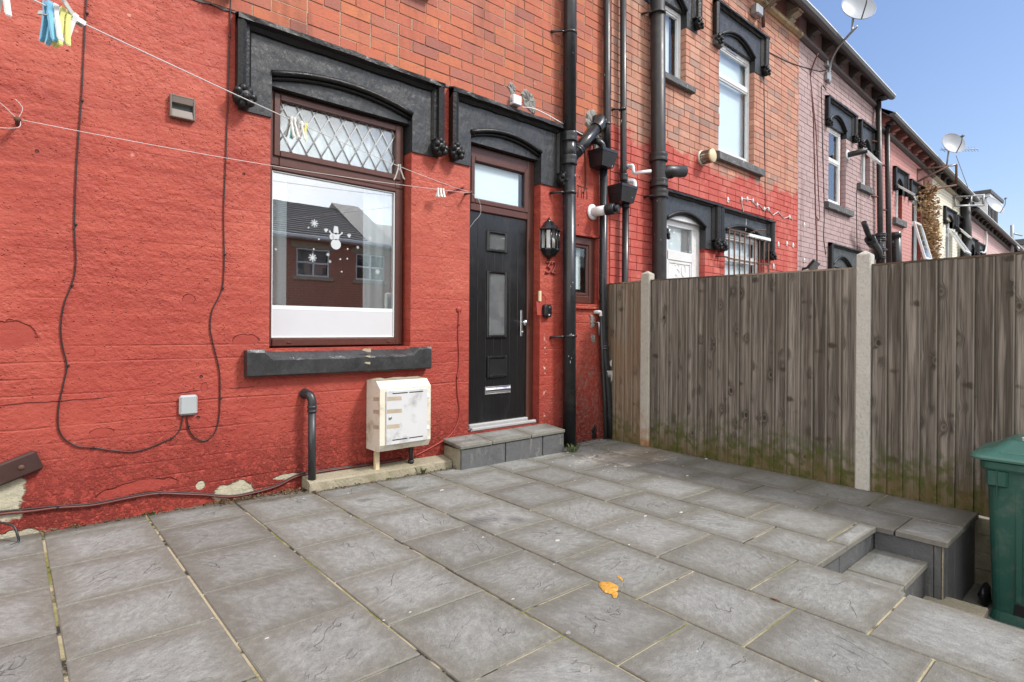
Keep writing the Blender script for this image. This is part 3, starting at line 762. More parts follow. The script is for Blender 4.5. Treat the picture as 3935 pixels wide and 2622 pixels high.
def lintel(house, x0, x1, ztop, zb, ox0, ox1, zs, rise, soffit, lab=.095, labz=None, hood=.085, mats=('black_stone','black_mould'), tymp=None, small=False, labels=(1,1), n=14):
    """hood-moulded stone head: slab with an arched cut, drip mould, two label stops, roll mould and tympanum"""
    S_, M_ = MT[mats[0]], MT[mats[1]]
    a = arch_pts(ox0, ox1, zs, rise, n)
    poly = [(x0+.02, zb), (x0+.02, ztop-.02), (x1-.02, ztop-.02), (x1-.02, zb), (ox1, zb)] + a[::-1] + [(ox0, zb)]
    st = MB().prism(poly, 'y', YW-.014, YW+.12).build('lintel', S_, house, loc=((x0+x1)/2, YW, zb))
    f = hood
    # top drip: a weathered slope, a fillet and a hollow below
    prof = [(YW-.004, ztop), (YW-.085, ztop-.022), (YW-.085, ztop-.022-f*.35), (YW-.05, ztop-f*.72), (YW-.032, ztop-f), (YW-.012, ztop-f), (YW-.012, ztop-.01)]
    pz = []
    nseg = 16
    mb = MB(); rng = random.Random(int(x0*1000))
    vs = []; fs = []
    for i in range(nseg+1):
        X = x0 + (x1-x0)*i/nseg
        for (y, z) in prof: vs.append((X, y+rng.uniform(-.004,.004), z+rng.uniform(-.004,.004)))
    P = len(prof)
    for i in range(nseg):
        for k in range(P): fs.append((i*P+k, i*P+(k+1)%P, (i+1)*P+(k+1)%P, (i+1)*P+k))
    fs += [tuple(range(P))[::-1], tuple(nseg*P+k for k in range(P))]
    mb.add(vs, fs); mb.build('drip_mould', M_, st)
    lz = zb + .12 if labz is None else labz
    for s, on in ((0, labels[0]), (1, labels[1])):
        if not on: continue
        xa = x0 if s == 0 else x1-lab
        sg = 1 if s == 0 else -1; xo = x0 if s == 0 else x1
        pr = [(xo, YW-.010), (xo, YW-.072), (xo+sg*lab*.30, YW-.082), (xo+sg*lab*.55, YW-.070), (xo+sg*lab*.60, YW-.045), (xo+sg*lab*.82, YW-.042), (xo+sg*lab, YW-.020), (xo+sg*lab, YW-.010)]
        MB().prism(pr, 'z', lz, ztop-.021).build('label_mould', M_, st)
        # carved foliate stop
        bx, bz, r = xo+sg*lab*.42, lz-.062, (.066 if not small else .05)
        bo = MB().ball((bx, YW-.052, bz), r, 12, (1.05,.85,1.12), jit=.05)
        for q in range(7):
            t = q/7*6.28; bo.ball((bx+r*.72*math.cos(t), YW-.085+.012*math.sin(t*2), bz+r*.78*math.sin(t)), r*.42, 8, (1,.8,1), jit=.12)
        bo.ball((bx, YW-.112, bz-.01), r*.34, 8, jit=.1); bo.box(xo-.004*sg, xo+sg*lab*.86, YW-.075, YW-.012, lz-.012, lz+.012, .004)
        bo.build('label_stop', M_, st)
    # roll mould round the arch and the sunk tympanum below it
    ar = [(x, YW-.012, z-.022) for x, z in a]
    MB().tube(ar, .021 if not small else .017, 8).build('arch_roll', M_, st)
    ar2 = [(x, YW+.012, z-.052) for x, z in a]
    MB().tube(ar2, .014, 7).build('arch_roll', M_, st)
    ty = [(ox0, soffit), *[(x, max(z-.04, soffit+.004)) for x, z in a], (ox1, soffit)]
    MB().prism(ty, 'y', YW+.028, YW+.115).build('tympanum', MT[tymp] if tymp else S_, st)
    return st
def frame_mb(mb, x0, x1, z0, z1, y0, y1, w, ch=.004, wt=None, wb=None):
    wt = w if wt is None else wt; wb = w if wb is None else wb
    mb.box(x0, x0+w, y0, y1, z0, z1, ch); mb.box(x1-w, x1, y0, y1, z0, z1, ch)
    mb.box(x0+w-.001, x1-w+.001, y0+.001, y1-.001, z1-wt, z1-.0005, ch); mb.box(x0+w-.001, x1-w+.001, y0+.001, y1-.001, z0+.0005, z0+wb, ch)
    return mb
def pane(name, x0, x1, z0, z1, y, mat, parent): return MB().box(x0, x1, y, y+.006, z0, z1).build(name, MT[mat], parent)
def upvc_window(house, x0, x1, z0, z1, y=None, w=.055, transoms=(), glass='pane_plain', back='curtain_white', mat='white_upvc', frac=1.0, label=None):
    y = YW+.075 if y is None else y
    fr = frame_mb(MB(), x0, x1, z0, z1, y, y+.06, w)
    zz = [z0+w] + [t for t in transoms] + [z1-w]
    for t in transoms: fr.box(x0+w-.001, x1-w+.001, y+.002, y+.058, t-.03, t+.03, .004)
    wn = fr.build('window', MT[mat], house)
    if label: wn['label'] = label
    for i in range(len(zz)-1):
        a = zz[i] + (.03 if i else 0); c = zz[i+1] - (.03 if i < len(zz)-2 else 0)
        frame_mb(MB(), x0+w+.001, x1-w-.001, a+.001, c-.001, y+.010, y+.048, .022, .003).build('sash', MT[mat], wn)
        pane('pane', x0+w+.02, x1-w-.02, a+.02, c-.02, y+.028, glass, wn)
    if back: MB().box(x0+.02, x0+.02+(x1-x0-.04)*frac, y+.10, y+.105, z0+.02, z1-.02).build('blind', MT[back], wn)
    MB().box(x0-.1, x1+.1, y+.42, y+.43, z0-.2, z1+.2).build('room_wall', MT['room_wall'], wn)
    return wn
def sill(parent, x0, x1, z0, z1, mat='grey_stone', out=.075, name='sill'):
    rng = random.Random(int(x0*77)); mb = MB(); n = 10; pr = [(YW+.1, z1+.02), (YW-out+.01, z1-.004), (YW-out, z1-.014), (YW-out, z0+.006), (YW-out+.01, z0), (YW+.1, z0)]
    P = len(pr); vs = []; fs = []
    for i in range(n+1):
        for k, (yy, zz) in enumerate(pr): vs.append((x0+(x1-x0)*i/n, yy+(rng.uniform(-.004,.004) if k not in (0,5) else 0), zz+rng.uniform(-.003,.003)))
    for i in range(n):
        for k in range(P): fs.append((i*P+k, i*P+(k+1)%P, (i+1)*P+(k+1)%P, (i+1)*P+k))
    fs += [tuple(range(P))[::-1], tuple(n*P+k for k in range(P))]
    return mb.add(vs, fs).build(name, MT[mat], parent)
# ------------------------------------------------------------------ house 32 (nearest)
h1 = thing('terraced_house', (0, YW, 0), 'red painted and orange brick terraced house with black lintels and number 32', 'house', 'terraced houses in the row')
WIN = (1.352, 2.475, 1.04, 3.045); DOOR = (3.075, 3.955, .255, 3.045); SMW = (4.30, 4.805, 1.455, 2.175)
ZP = 3.272
b = MB(); holed_wall(b, -3.0, 5.03, -.6, ZP, YW, [WIN, DOOR, SMW], .14)
# slightly broken arris at the paint line
b.box(-3.0, 5.03, YW, YW+.05, ZP-.002, ZP)
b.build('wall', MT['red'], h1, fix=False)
b = MB(); UW = (1.45, 2.55, 4.02, 5.6)
holed_wall(b, -3.0, 5.03, ZP, 6.7, YW-.001, [(UW[0]-.005, UW[1]+.005, UW[2]-.005, UW[3]+.005)], .14)
b.build('mortar', MT['mortar_buff'], h1, fix=False)
lay_bricks(h1, -3.0, 5.027, ZP+.005, 6.6, [UW], 'brick_orange', 3)
MB().box(-3, 5.05, YW+.6, YW+8, -.6, 6.6).build('house_body', MT['room_dark'], h1)
# --- ground floor window
L1 = lintel(h1, 1.118, 2.748, 3.268, 2.632, 1.354, 2.472, 2.958, .082, 2.866, lab=.098, labz=2.765, hood=.098)
y0 = YW+.088
fr = MB()
frame_mb(fr, 1.372, 2.450, 2.335, 2.864, y0, y0+.07, .07, .006, .055, .105)
fr.box(1.372, 1.396, y0, y0+.07, 1.05, 2.335, .004); fr.box(2.383, 2.450, y0, y0+.07, 1.05, 2.335, .006)
fr.box(1.395, 2.384, y0-.012, y0+.07, 1.052, 1.108, .006); fr.box(1.395, 2.384, y0+.002, y0+.068, 2.306, 2.336, .004)
win = fr.build('window', MT['brown_upvc'], h1)
frame_mb(MB(), 1.40, 2.420, 2.40, 2.846, y0-.014, y0+.02, .046, .006).build('fanlight_sash', MT['brown_upvc'], win)
pane('fanlight_pane', 1.44, 2.385, 2.43, 2.815, y0+.022, 'pane_leaded', win)
pane('pane', 1.396, 2.384, 1.10, 2.31, y0+.03, 'pane_glass', win)
# lead cames: diamond lattice
lead = []
xa, xb, za, zb_ = 1.446, 2.376, 2.441, 2.806
import itertools
def clip_line(x, z, dx, dz):
    ts = []
    lo, hi = -9., 9.
    for p, d, a, c in ((x, dx, xa, xb), (z, dz, za, zb_)):
        t0, t1 = (a-p)/d, (c-p)/d
        lo, hi = max(lo, min(t0, t1)), min(hi, max(t0, t1))
    return (lo, hi) if hi-lo > .02 else None
for s in (1, -1):
    for k in range(-6, 16):
        x = 1.405 + k*.1125 + (0 if s > 0 else .03); z = za
        ln = clip_line(x, z, .5, .87*s)
        if ln:
            p = [(x+.5*t, y0+.018, z+.87*s*t) for t in ln]
            MB().tube(p, .0055, 6).build('lead_came', MT['lead_came'], win)
# double white edge bead of the big pane and drips
frame_mb(MB(), 1.399, 2.381, 1.112, 2.30, y0+.012, y0+.028, .006, .001).build('glazing_bead', MT['white_plastic'], win)
for x in (1.50, 2.30): MB().box(x, x+.035, y0-.018, y0-.006, 1.072, 1.085, .004).build('drain_cap', MT['brown_upvc'], win)
# snow scene stuck to the pane
ST = NT('window_sticker', .6).fin((.50,.53,.55)); yk = y0+.0262
def disc(mb, x, z, r, n=14, sx=1, sz=1): mb.prism([(x+r*sx*math.cos(6.283*k/n), z+r*sz*math.sin(6.283*k/n)) for k in range(n)], 'y', yk-.0008, yk)
def flake(x, z, r, arms=6, name='snowflake_sticker'):
    mb = MB()
    for k in range(arms):
        a = 6.283*k/arms; c, s = math.cos(a), math.sin(a); wd = r*.13
        mb.prism([(x+c*r-s*wd*.6, z+s*r+c*wd*.6), (x-s*wd, z+c*wd), (x+s*wd, z-c*wd), (x+c*r+s*wd*.6, z+s*r-c*wd*.6)], 'y', yk-.0008-.00004*k, yk)
        for t in (.45, .72):
            px, pz = x+c*r*t, z+s*r*t
            for e in (.7, -.7):
                a2 = a+e; q = r*.32; mb.prism([(px+math.cos(a2)*q, pz+math.sin(a2)*q), (px-s*wd*.5, pz+c*wd*.5), (px+s*wd*.5, pz-c*wd*.5)], 'y', yk-.0007-.00003*k, yk)
    disc(mb, x, z, r*.25, 8); mb.build(name, ST, win)
mb = MB(); cx = 1.881; disc(mb, cx, 1.826, .040, 18); mb.build('snowman_sticker', ST, win)
mb = MB(); disc(mb, cx, 1.886, .028, 16); disc(mb, cx, 1.922, .021, 14)
mb.prism([(cx-.024,1.936),(cx+.024,1.936),(cx+.018,1.941),(cx+.016,1.962),(cx-.014,1.964),(cx-.018,1.941)], 'y', yk-.0009, yk)
for s in (1,-1):
    mb.prism([(cx+s*.018,1.885),(cx+s*.052,1.912),(cx+s*.058,1.926),(cx+s*.050,1.922),(cx+s*.046,1.930),(cx+s*.042,1.915),(cx+s*.016,1.896)], 'y', yk-.0009, yk)
disc(mb, cx-.036, 1.88, .016, 10, 1, 1.4); mb.build('snowman_sticker', ST, win)
for x, z, r in ((1.712,1.965,.030),(1.700,1.707,.031),(1.835,1.69,.013),(1.818,1.742,.015),(2.165,1.90,.022),(2.235,1.64,.022),(2.062,1.82,.013),(1.432,1.745,.010)): flake(x, z, r, 8 if r > .028 else 6)
for x, z in ((1.802,1.925),(1.988,1.905)):
    mb = MB(); mb.prism([(x,z-.018),(x+.016,z+.004),(x+.014,z+.014),(x+.005,z+.005),(x,z+.018),(x-.006,z+.005),(x-.016,z+.012),(x-.012,z-.004)], 'y', yk-.0008, yk); mb.build('snow_star_sticker', ST, win)
mb = MB()
for x, z in ((1.668,1.928),(1.747,1.85),(1.977,1.80),(1.975,1.724),(1.918,1.715),(1.708,1.772),(1.93,1.62)): disc(mb, x, z, .0062, 8)
mb.build('snow_dot_sticker', ST, win)
# film over the foot of the pane, room behind with nets
pane('frosted_film', 1.400, 2.379, 1.112, 1.315, y0+.0225, 'frosted_film', win)
pane('cloudy_film', 1.400, 2.379, 1.316, 1.345, y0+.0225, 'film_cloudy', win)
MB().box(1.30, 2.52, y0+.075, y0+.30, 1.30, 1.335).build('inner_sill', MT['sill_inside'], win)
def net(x0, x1, yb, z0, z1, n=60, amp=.018, fq=42, mat='net_curtain'):
    vs = []; fs = []
    for i in range(n+1):
        x = x0+(x1-x0)*i/n; y = yb+amp*math.sin(fq*(x-x0))+amp*.4*math.sin(fq*2.3*(x-x0)+1)
        vs += [(x,y,z0),(x,y,z1)]
    for i in range(n): fs.append((i*2,i*2+2,i*2+3,i*2+1))
    return MB().add(vs, fs, True).build('net_curtain', MT[mat], win)
net(1.36, 1.53, y0+.085, 1.337, 2.36, 24, .012); net(2.14, 2.46, y0+.085, 1.337, 2.36, 60, .014)
net(1.40, 2.50, y0+.10, 2.38, 2.86, 60, .012, 30, 'curtain_white')
b = MB(); b.box(.5, 3.0, y0+1.9, y0+1.95, .6, 3.1); b.box(.5, .55, y0+.2, y0+1.9, .6, 3.1); b.box(2.95, 3.0, y0+.2, y0+1.9, .6, 3.1); b.box(.5, 3, y0+.2, y0+1.9, 3.05, 3.1); b.box(.5, 3, y0+.2, y0+1.9, .6, .65)
b.build('room_wall', MT['room_dark'], win)
# stooled stone sill
s0, s1, zb2, zt2 = 1.188, 2.632, .852, 1.028
sb = MB(); rng = random.Random(5); n = 26; vs = []; fs = []
for i in range(n+1):
    x = s0+(s1-s0)*i/n; end = min(x-s0, s1-x); e = max(0, min(1, (end-.12)/.05)); j = lambda a=.003: rng.uniform(-a, a)
    fz = zt2 - .055*e
    for p in ((YW+.12, zt2+.016), (YW+.02-.02*(1-e), zt2+.004), (YW-.055-.012*(1-e), fz+.006+j()), (YW-.074+j(), fz-.012+j()), (YW-.076+j(), zb2+.012), (YW-.062, zb2+j()), (YW+.1, zb2)): vs.append((x, *p))
for i in range(n):
    for k in range(7): fs.append((i*7+k, i*7+(k+1)%7, (i+1)*7+(k+1)%7, (i+1)*7+k))
fs += [tuple(range(7))[::-1], tuple(n*7+k for k in range(7))]
sb.add(vs, fs).build('window_sill', MT['black_stone'], win)
for x, z, r in ((2.05,1.018,.03),(2.06,.97,.016),(2.055,.92,.02)):
    MB().prism([(x+r*(1+.5*math.sin(k*2.1))*math.cos(k*.785), z+r*.6*(1+.4*math.cos(k*1.7))*math.sin(k*.785)) for k in range(8)], 'y', YW-.079, YW-.074).build('sill_chip', MT['sandstone'], win)
# --- door
L2 = lintel(h1, 2.836, 4.258, 3.268, 2.628, 3.073, 3.948, 2.955, .083, 2.866, lab=.098, labz=2.765, hood=.098)
yd = YW+.088
df = MB(); dx0, dx1 = 3.095, 3.952
df.box(dx0, 3.152, yd, yd+.08, .27, 2.862, .006); df.box(3.868, dx1, yd, yd+.08, .27, 2.862, .008)
df.box(3.15, 3.87, yd+.001, yd+.079, 2.755, 2.861, .008); df.box(3.15, 3.87, yd+.001, yd+.079, 2.268, 2.34, .008)
dfo = df.build('door_frame', MT['brown_upvc'], h1)
frame_mb(MB(), 3.150, 3.870, 2.332, 2.770, yd-.008, yd+.03, .05, .01).build('fanlight_sash', MT['brown_upvc'], dfo)
frame_mb(MB(), 3.198, 3.822, 2.380, 2.722, yd+.012, yd+.03, .008, .001).build('glazing_seal', MT['dark_seal'], dfo)
pane('fanlight_pane', 3.2, 3.82, 2.38, 2.72, yd+.022, 'pane_plain', dfo)
MB().box(3.15, 3.78, yd+.05, yd+.055, 2.36, 2.75).build('fanlight_backing', MT['curtain_white'], dfo)
lf = MB(); lx0, lx1, lz0, lz1 = 3.155, 3.866, .305, 2.266; yl = yd+.022
grooves = [3.255, 3.352, 3.452, 3.552, 3.652, 3.752]
xs = [lx0] + grooves + [lx1]
for i in range(len(xs)-1): lf.box(xs[i]+.0018, xs[i+1]-.0018, yl, yl+.04, lz0, lz1, .003)
lf.box(lx0, lx1, yl+.004, yl+.038, lz0+.002, lz1-.002)
leaf = lf.build('door', MT['door_black'], h1)
def moulded(x0, x1, z0, z1, w=.03): return frame_mb(MB(), x0, x1, z0, z1, yl-.022, yl+.002, w, .011).build('moulding', MT['paint_black'], leaf)
moulded(3.357, 3.610, 1.910, 2.116); pane('pane', 3.382, 3.585, 1.935, 2.09, yl-.004, 'pane_obscure', leaf)
moulded(3.359, 3.613, 1.098, 1.740); pane('pane', 3.384, 3.588, 1.125, 1.715, yl-.004, 'pane_obscure', leaf)
moulded(3.371, 3.622, .722, .932); MB().box(3.398, 3.595, yl-.010, yl-.001, .748, .906, .006).build('panel', MT['cable_black'], leaf)
for z0, z1 in ((1.93,2.1),(1.12,1.72)): MB().box(3.38, 3.59, yl-.0015, yl-.0005, z0, z1).build('pane_backing', MT['pane_backing'], leaf)
lb = MB(); frame_mb(lb, 3.348, 3.668, .566, .642, yl-.010, yl+.002, .012, .004); lbo = lb.build('letterbox', MT['satin_steel'], leaf)
MB().prism([(yl-.004,.58),(yl-.016,.598),(yl-.016,.612),(yl-.004,.63)], 'x', 3.358, 3.658).build('letterbox_flap', MT['chrome'], leaf)
hd = MB(); hx = 3.808
hd.box(hx-.016, hx+.016, yl-.010, yl+.002, 1.112, 1.372, .005); hd.build('handle_plate', MT['chrome'], leaf)
hd = MB(); hd.lathe([(.012,.0),(.010,-.03),(.028,-.045),(.030,-.056),(.020,-.066),(.0,-.068)], (hx, yl-.008, 1.246), 'y', 16)
hd.build('handle', MT['chrome'], leaf)
MB().lathe([(.011,0),(.011,-.012),(.004,-.012)], (hx, yl-.009, 1.155), 'y', 12).build('lock', MT['satin_steel'], leaf)
th = MB(); th.box(3.125, 3.935, YW+.02, yd+.03, .256, .276, .003); th.box(3.14, 3.87, yd-.022, yd+.02, .276, .314, .008)
th.box(3.13, 3.93, YW+.012, YW+.05, .262, .29, .006); th.build('threshold', MT['brushed_sill'], h1)
for (x0,x1,z0,z1) in ((3.957,3.975,1.46,1.565),): MB().box(x0-.012, x1, YW-.003, YW+.02, z0, z1, .003).build('filler_strip', MT['ivory_paint'], h1)
MB().prism([(3.90,1.46),(3.965,1.44),(3.985,1.32),(3.915,1.325)], 'y', YW-.006, YW-.001).build('loose_board', MT['gas_pipe_red'], h1)
MB().box(3.1, 3.9, yd+.35, yd+.36, .2, 2.9).build('hall_wall', MT['room_dark'], h1)
# --- small window beyond the big pipe
fs_ = frame_mb(MB(), 4.305, 4.80, 1.460, 2.172, YW+.012, YW+.08, .085, .01)
sw = fs_.build('window', MT['brown_upvc'], h1); sw['label'] = 'small brown framed window behind the black drainpipe'
frame_mb(MB(), 4.388, 4.712, 1.543, 2.09, YW+.022, YW+.05, .034, .008).build('sash', MT['brown_upvc'], sw)
pane('pane', 4.41, 4.69, 1.565, 2.068, YW+.04, 'pane_plain', sw); MB().box(4.36, 4.66, YW+.10, YW+.105, 1.62, 2.1).build('blind', MT['curtain_white'], sw)
MB().box(4.2, 4.9, YW+.35, YW+.36, 1.3, 2.3).build('room_wall', MT['room_wall'], sw)
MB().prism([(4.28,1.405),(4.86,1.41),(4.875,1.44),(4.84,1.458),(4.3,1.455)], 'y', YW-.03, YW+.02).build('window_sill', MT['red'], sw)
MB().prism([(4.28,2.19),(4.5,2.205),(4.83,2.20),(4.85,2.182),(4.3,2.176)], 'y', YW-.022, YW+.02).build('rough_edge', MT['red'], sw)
# --- upper window sill just in frame
uw = upvc_window(h1, 1.46, 2.54, 4.03, 5.6, transoms=(5.0,)); sill(uw, 1.30, 2.625, 3.935, 4.03, 'black_stone')
# --- house number in painted relief, cut-mark ghost, plaster scars
def stroke(pts, r=.0105): return MB().tube(spline(pts, 5), r, 8)
yn = YW-.011
d3 = [(4.028,yn,1.847),(4.045,yn,1.862),(4.066,yn,1.855),(4.070,yn,1.835),(4.048,yn,1.812),(4.068,yn,1.806),(4.084,yn,1.786),(4.072,yn,1.760),(4.044,yn,1.752),(4.022,yn,1.756)]
d2 = [(4.106,yn,1.838),(4.118,yn,1.862),(4.142,yn,1.864),(4.160,yn,1.845),(4.152,yn,1.815),(4.125,yn,1.775),(4.105,yn,1.752)]
n3 = stroke(d3).build('house_number', MT['digit_red'], h1); n3['label'] = 'raised red digit 3 of the house number'
q = stroke(d2); q.tube(spline([(4.105,yn,1.752),(4.130,yn,1.758),(4.150,yn,1.745),(4.170,yn,1.756)],4), .0105, 8); n2 = q.build('house_number', MT['digit_red'], h1); n2['label'] = 'raised red digit 2 of the house number'
def scar(pts, mat, name, th=.006, jit=.012, parent=h1, seed=1, y=None):
    rng = random.Random(seed); P = []
    m_ = len(pts)
    for i in range(m_):
        a, c = pts[i], pts[(i+1)%m_]
        for k in range(5):
            t = k/5; P.append((a[0]+(c[0]-a[0])*t+rng.uniform(-jit,jit), a[1]+(c[1]-a[1])*t+rng.uniform(-jit,jit)))
    yb = YW if y is None else y
    cx = sum(p[0] for p in P)/len(P); cz = sum(p[1] for p in P)/len(P)
    vs = [(p[0], yb+.004, p[1]) for p in P] + [(cx+(p[0]-cx)*.86, yb-th*rng.uniform(.7,1.5), cz+(p[1]-cz)*.86) for p in P]
    n = len(P); inner = [(cx+(p[0]-cx)*.5, yb-th*rng.uniform(.5,1.9), cz+(p[1]-cz)*.5) for p in P]; vs += inner + [(cx, yb-th*1.2, cz)]
    fs = []
    for i in range(n):
        j = (i+1)%n; fs += [(i,j,n+j,n+i), (n+i,n+j,2*n+j,2*n+i), (2*n+i,2*n+j,3*n)]
    return MB().add(vs, fs).build(name, MT[mat], parent)
scar([(3.50,3.46),(3.53,3.525),(3.60,3.50),(3.615,3.44),(3.56,3.36)], 'cement_patch', 'cement_patch', .012, .010)
scar([(3.66,3.44),(3.70,3.51),(3.79,3.50),(3.87,3.44),(3.87,3.30),(3.83,3.27),(3.72,3.33)], 'cement_patch', 'cement_patch', .014, .012, seed=2)
scar([(4.60,3.40),(4.64,3.56),(4.76,3.58),(4.84,3.46),(4.90,3.3),(4.86,3.08),(4.76,3.05),(4.74,3.2)], 'cement_patch', 'cement_patch', .016, .014, seed=3)
scar([(4.70,1.36),(4.78,1.33),(4.79,1.22),(4.72,1.20)], 'cement_patch', 'cement_patch', .008, .010, seed=4)
scar([(4.72,1.13),(4.79,1.12),(4.79,1.05),(4.74,1.04)], 'cement_patch', 'cement_patch', .008, .010, seed=5)
for k in range(4): MB().tube([(4.50+k*.045+.012*(k%2), YW-.004, 2.58), (4.51+k*.045, YW-.004, 2.70)], .003, 5).build('scratched_mark', MT['cable_red'], h1)
MB().tube([(4.49,YW-.004,2.705),(4.66,YW-.004,2.70)], .003, 5).build('scratched_mark', MT['cable_red'], h1)
# ragged lip of paint and soot along the top of the painted wall
vs = []; fs = []; rng = random.Random(11); n = 150
for i in range(n+1):
    x = -1 + 6.02*i/n; vs += [(x, YW-.006-rng.uniform(0,.006), ZP-.012+rng.uniform(-.006,.006)), (x, YW-.008, ZP+rng.uniform(-.004,.006)), (x, YW+.01, ZP+.004)]
for i in range(n):
    for k in (0,1): fs.append((i*3+k, i*3+3+k, i*3+4+k, i*3+1+k))
MB().add(vs, fs).build('paint_lip', MT['sooty_moulding'], h1)

# ------------------------------------------------------------------ doorstep and plinth
ds = thing('doorstep', (3.4, 3.9, 0), 'grey stone slab doorstep below the black front door', 'doorstep')
sy = 3.785; sx0, sx1 = 2.805, 4.045
for x0, x1 in ((sx0+.012, 3.292), (3.304, 3.752), (3.764, sx1)):
    MB().box(x0, x1, sy+.012, sy+.032, G(x0,sy)-.02, .182, .003).build('riser_slab', MT['clad'], ds)
for x0, x1 in ((sx0-.004, 3.14), (3.146, 3.60), (3.606, sx1+.006)):
    b = MB().box(x0, x1, sy, YW-.002 if x1 < 3.1 or x0 > 3.95 else YW+.03, .186, .216, .005)
    for i, p in enumerate(b.v):
        t = (p[1]-sy)/(YW-sy); b.v[i] = (p[0], p[1], p[2]+.026*t)
    b.build('tread_slab', MT['slab'], ds)
MB().box(sx0+.012, sx1-.004, sy+.034, YW-.001, -.05, .182).build('core', MT['concrete_plinth'], ds)
pl = MB(); n = 20; vs = []; fs = []; rng = random.Random(9)
for i in range(n+1):
    x = 1.585+(2.80-1.585)*i/n; t = i/n
    for p in ((YW-.001, .125-.02*t), (3.925+rng.uniform(-.004,.004), .105-.022*t+rng.uniform(-.003,.003)), (3.912+rng.uniform(-.006,.006), .095-.022*t), (3.905+rng.uniform(-.01,.01), -.02), (YW-.001, -.02)): vs.append((x, *p))
for i in range(n):
    for k in range(5): fs.append((i*5+k, i*5+(k+1)%5, (i+1)*5+(k+1)%5, (i+1)*5+k))
fs += [tuple(range(5))[::-1], tuple(n*5+k for k in range(5))]
tag(pl.add(vs, fs).build('concrete_plinth', MT['concrete_plinth']), 'mossy concrete plinth along the wall foot below the white meter box', 'plinth')
# ------------------------------------------------------------------ eaves helper
def zs_(x): return 6.25 - .043*max(0, x-9.0)          # string course level of the near block, sagging downhill
def eaves(house, x0, x1, zs0, zs1, gut, brk, mats, spacing=.68, phase=0, frieze=None, roof='slate', gutmat='gutter_grey', bh=1.0):
    """string course, frieze panels, brackets, soffit, gutter and roof slope between x0 and x1"""
    Z = lambda x: zs0 + (zs1-zs0)*(x-x0)/(x1-x0)
    GZ = lambda x: gut[0] + (gut[1]-gut[0])*(x-x0)/(x1-x0)
    def lin(poly, a, c, f, name, mat, par=house):
        vs = [(a, y, z+f(a)) for y, z in poly] + [(c, y, z+f(c)) for y, z in poly]; n = len(poly)
        fs = [tuple(range(n))[::-1], tuple(range(n, 2*n))] + [(i, (i+1)%n, n+(i+1)%n, n+i) for i in range(n)]
        return MB().add(vs, fs).build(name, MT[mat], par)
    lin([(YW+.02,.06),(YW-.03,.06),(YW-.075,.03),(YW-.085,0),(YW-.075,-.03),(YW-.03,-.055),(YW+.02,-.055)], x0, x1, Z, 'string_course', mats[0])
    g0 = lambda x: GZ(x)
    lin([(YW+.02,.24),(YW-.25,-.01),(YW-.25,-.04),(YW+.02,.21)], x0, x1, g0, 'soffit', 'soffit_dark')
    gt = lin([(YW-.245,.03),(YW-.345,.03),(YW-.36,.005),(YW-.345,-.035),(YW-.30,-.055),(YW-.265,-.045),(YW-.245,-.02)], x0, x1, g0, 'gutter', gutmat)
    lin([(YW-.346,.034),(YW-.364,.034),(YW-.364,.014),(YW-.346,.014)], x0, x1, g0, 'gutter_rim', 'white_plastic' if gutmat == 'gutter_grey' else gutmat, gt)
    lin([(YW-.25,.08),(YW-.325,.045),(YW-.325,.035),(YW+4.5,3.1),(YW+4.5,3.2)], x0, x1, g0, 'roof', roof)
    if frieze: lin([(YW+.01,.06),(YW-.012,.06),(YW-.012,.40),(YW+.01,.40)], x0, x1, Z, 'frieze', frieze)
    x = x0 + phase
    while x < x1 - .1:
        zt_, zb_ = GZ(x)-.06, Z(x)+.05
        h = max(.16, zt_-zb_+.05)
        pr = [(YW-.004, zb_-.0), (YW-.06, zb_), (YW-.105, zb_+h*.18), (YW-.09, zb_+h*.36), (YW-.15, zb_+h*.50), (YW-.20, zb_+h*.62), (YW-.195, zb_+h*.74), (YW-.24, zb_+h*.80), (YW-.24, zb_+h), (YW-.004, zb_+h+.20)]
        m_ = brk if isinstance(brk, str) else brk[int((x-x0)/spacing+.5) % len(brk)]
        MB().prism(pr, 'x', x-.085*bh, x+.085*bh).build('eaves_bracket', MT[m_], house)
        MB().box(x-.10*bh, x+.10*bh, YW-.25, YW-.004, zb_+h*.9, zb_+h-.004, .006).build('bracket_cap', MT[m_], house)
        x += spacing
    return gt

# ------------------------------------------------------------------ house 30: half painted brick
h2 = thing('terraced_house', (5.05, YW, 0), 'terraced house half painted red over weathered brick with white door number 30', 'house', 'terraced houses in the row')
D2 = (6.13, 7.06, -.5, 2.73); W2 = (7.60, 8.77, .9, 2.74); U2 = (7.42, 8.455, 3.68, 5.49); S2 = (5.93, 6.56, 4.36, 5.49)
HX0, HX1 = 5.035, 10.06
b = MB(); holed_wall(b, HX0, HX1, -.6, 6.6, YW+.004, [(a-.005, c+.005, d-.003, e+.003) for a, c, d, e in (D2, W2, U2, S2)], .14); b.build('mortar', MT['mortar_dark'], h2, fix=False)
lint2 = [(5.95,7.36,2.29,2.935),(7.37,9.05,2.29,2.925),(7.21,8.80,5.10,5.73),(5.35,6.84,5.10,5.75)]
holes2 = [D2, W2, U2, S2] + [(a+.02, c-.02, z0, z1-.02) for a, c, z0, z1 in lint2]
lay_bricks(h2, HX0+.003, HX1, .9, 6.5, holes2, 'brick_weathered', 12)
MB().box(HX0+.02, HX1, YW+.6, YW+8, -.6, 6.5).build('house_body', MT['room_dark'], h2)
eaves(h2, 5.05, 10.06, 6.25, zs_(10.06), (6.50, 6.395), ['bracket_buff','sooty_moulding','bracket_buff'], ('buff_moulding',), .72, .25, 'wall_salmon')
lintel(h2, 5.95, 7.36, 2.935, 2.29, 6.13, 7.06, 2.60, .13, 2.60, lab=.16, labz=2.42, hood=.07, tymp='white_upvc')
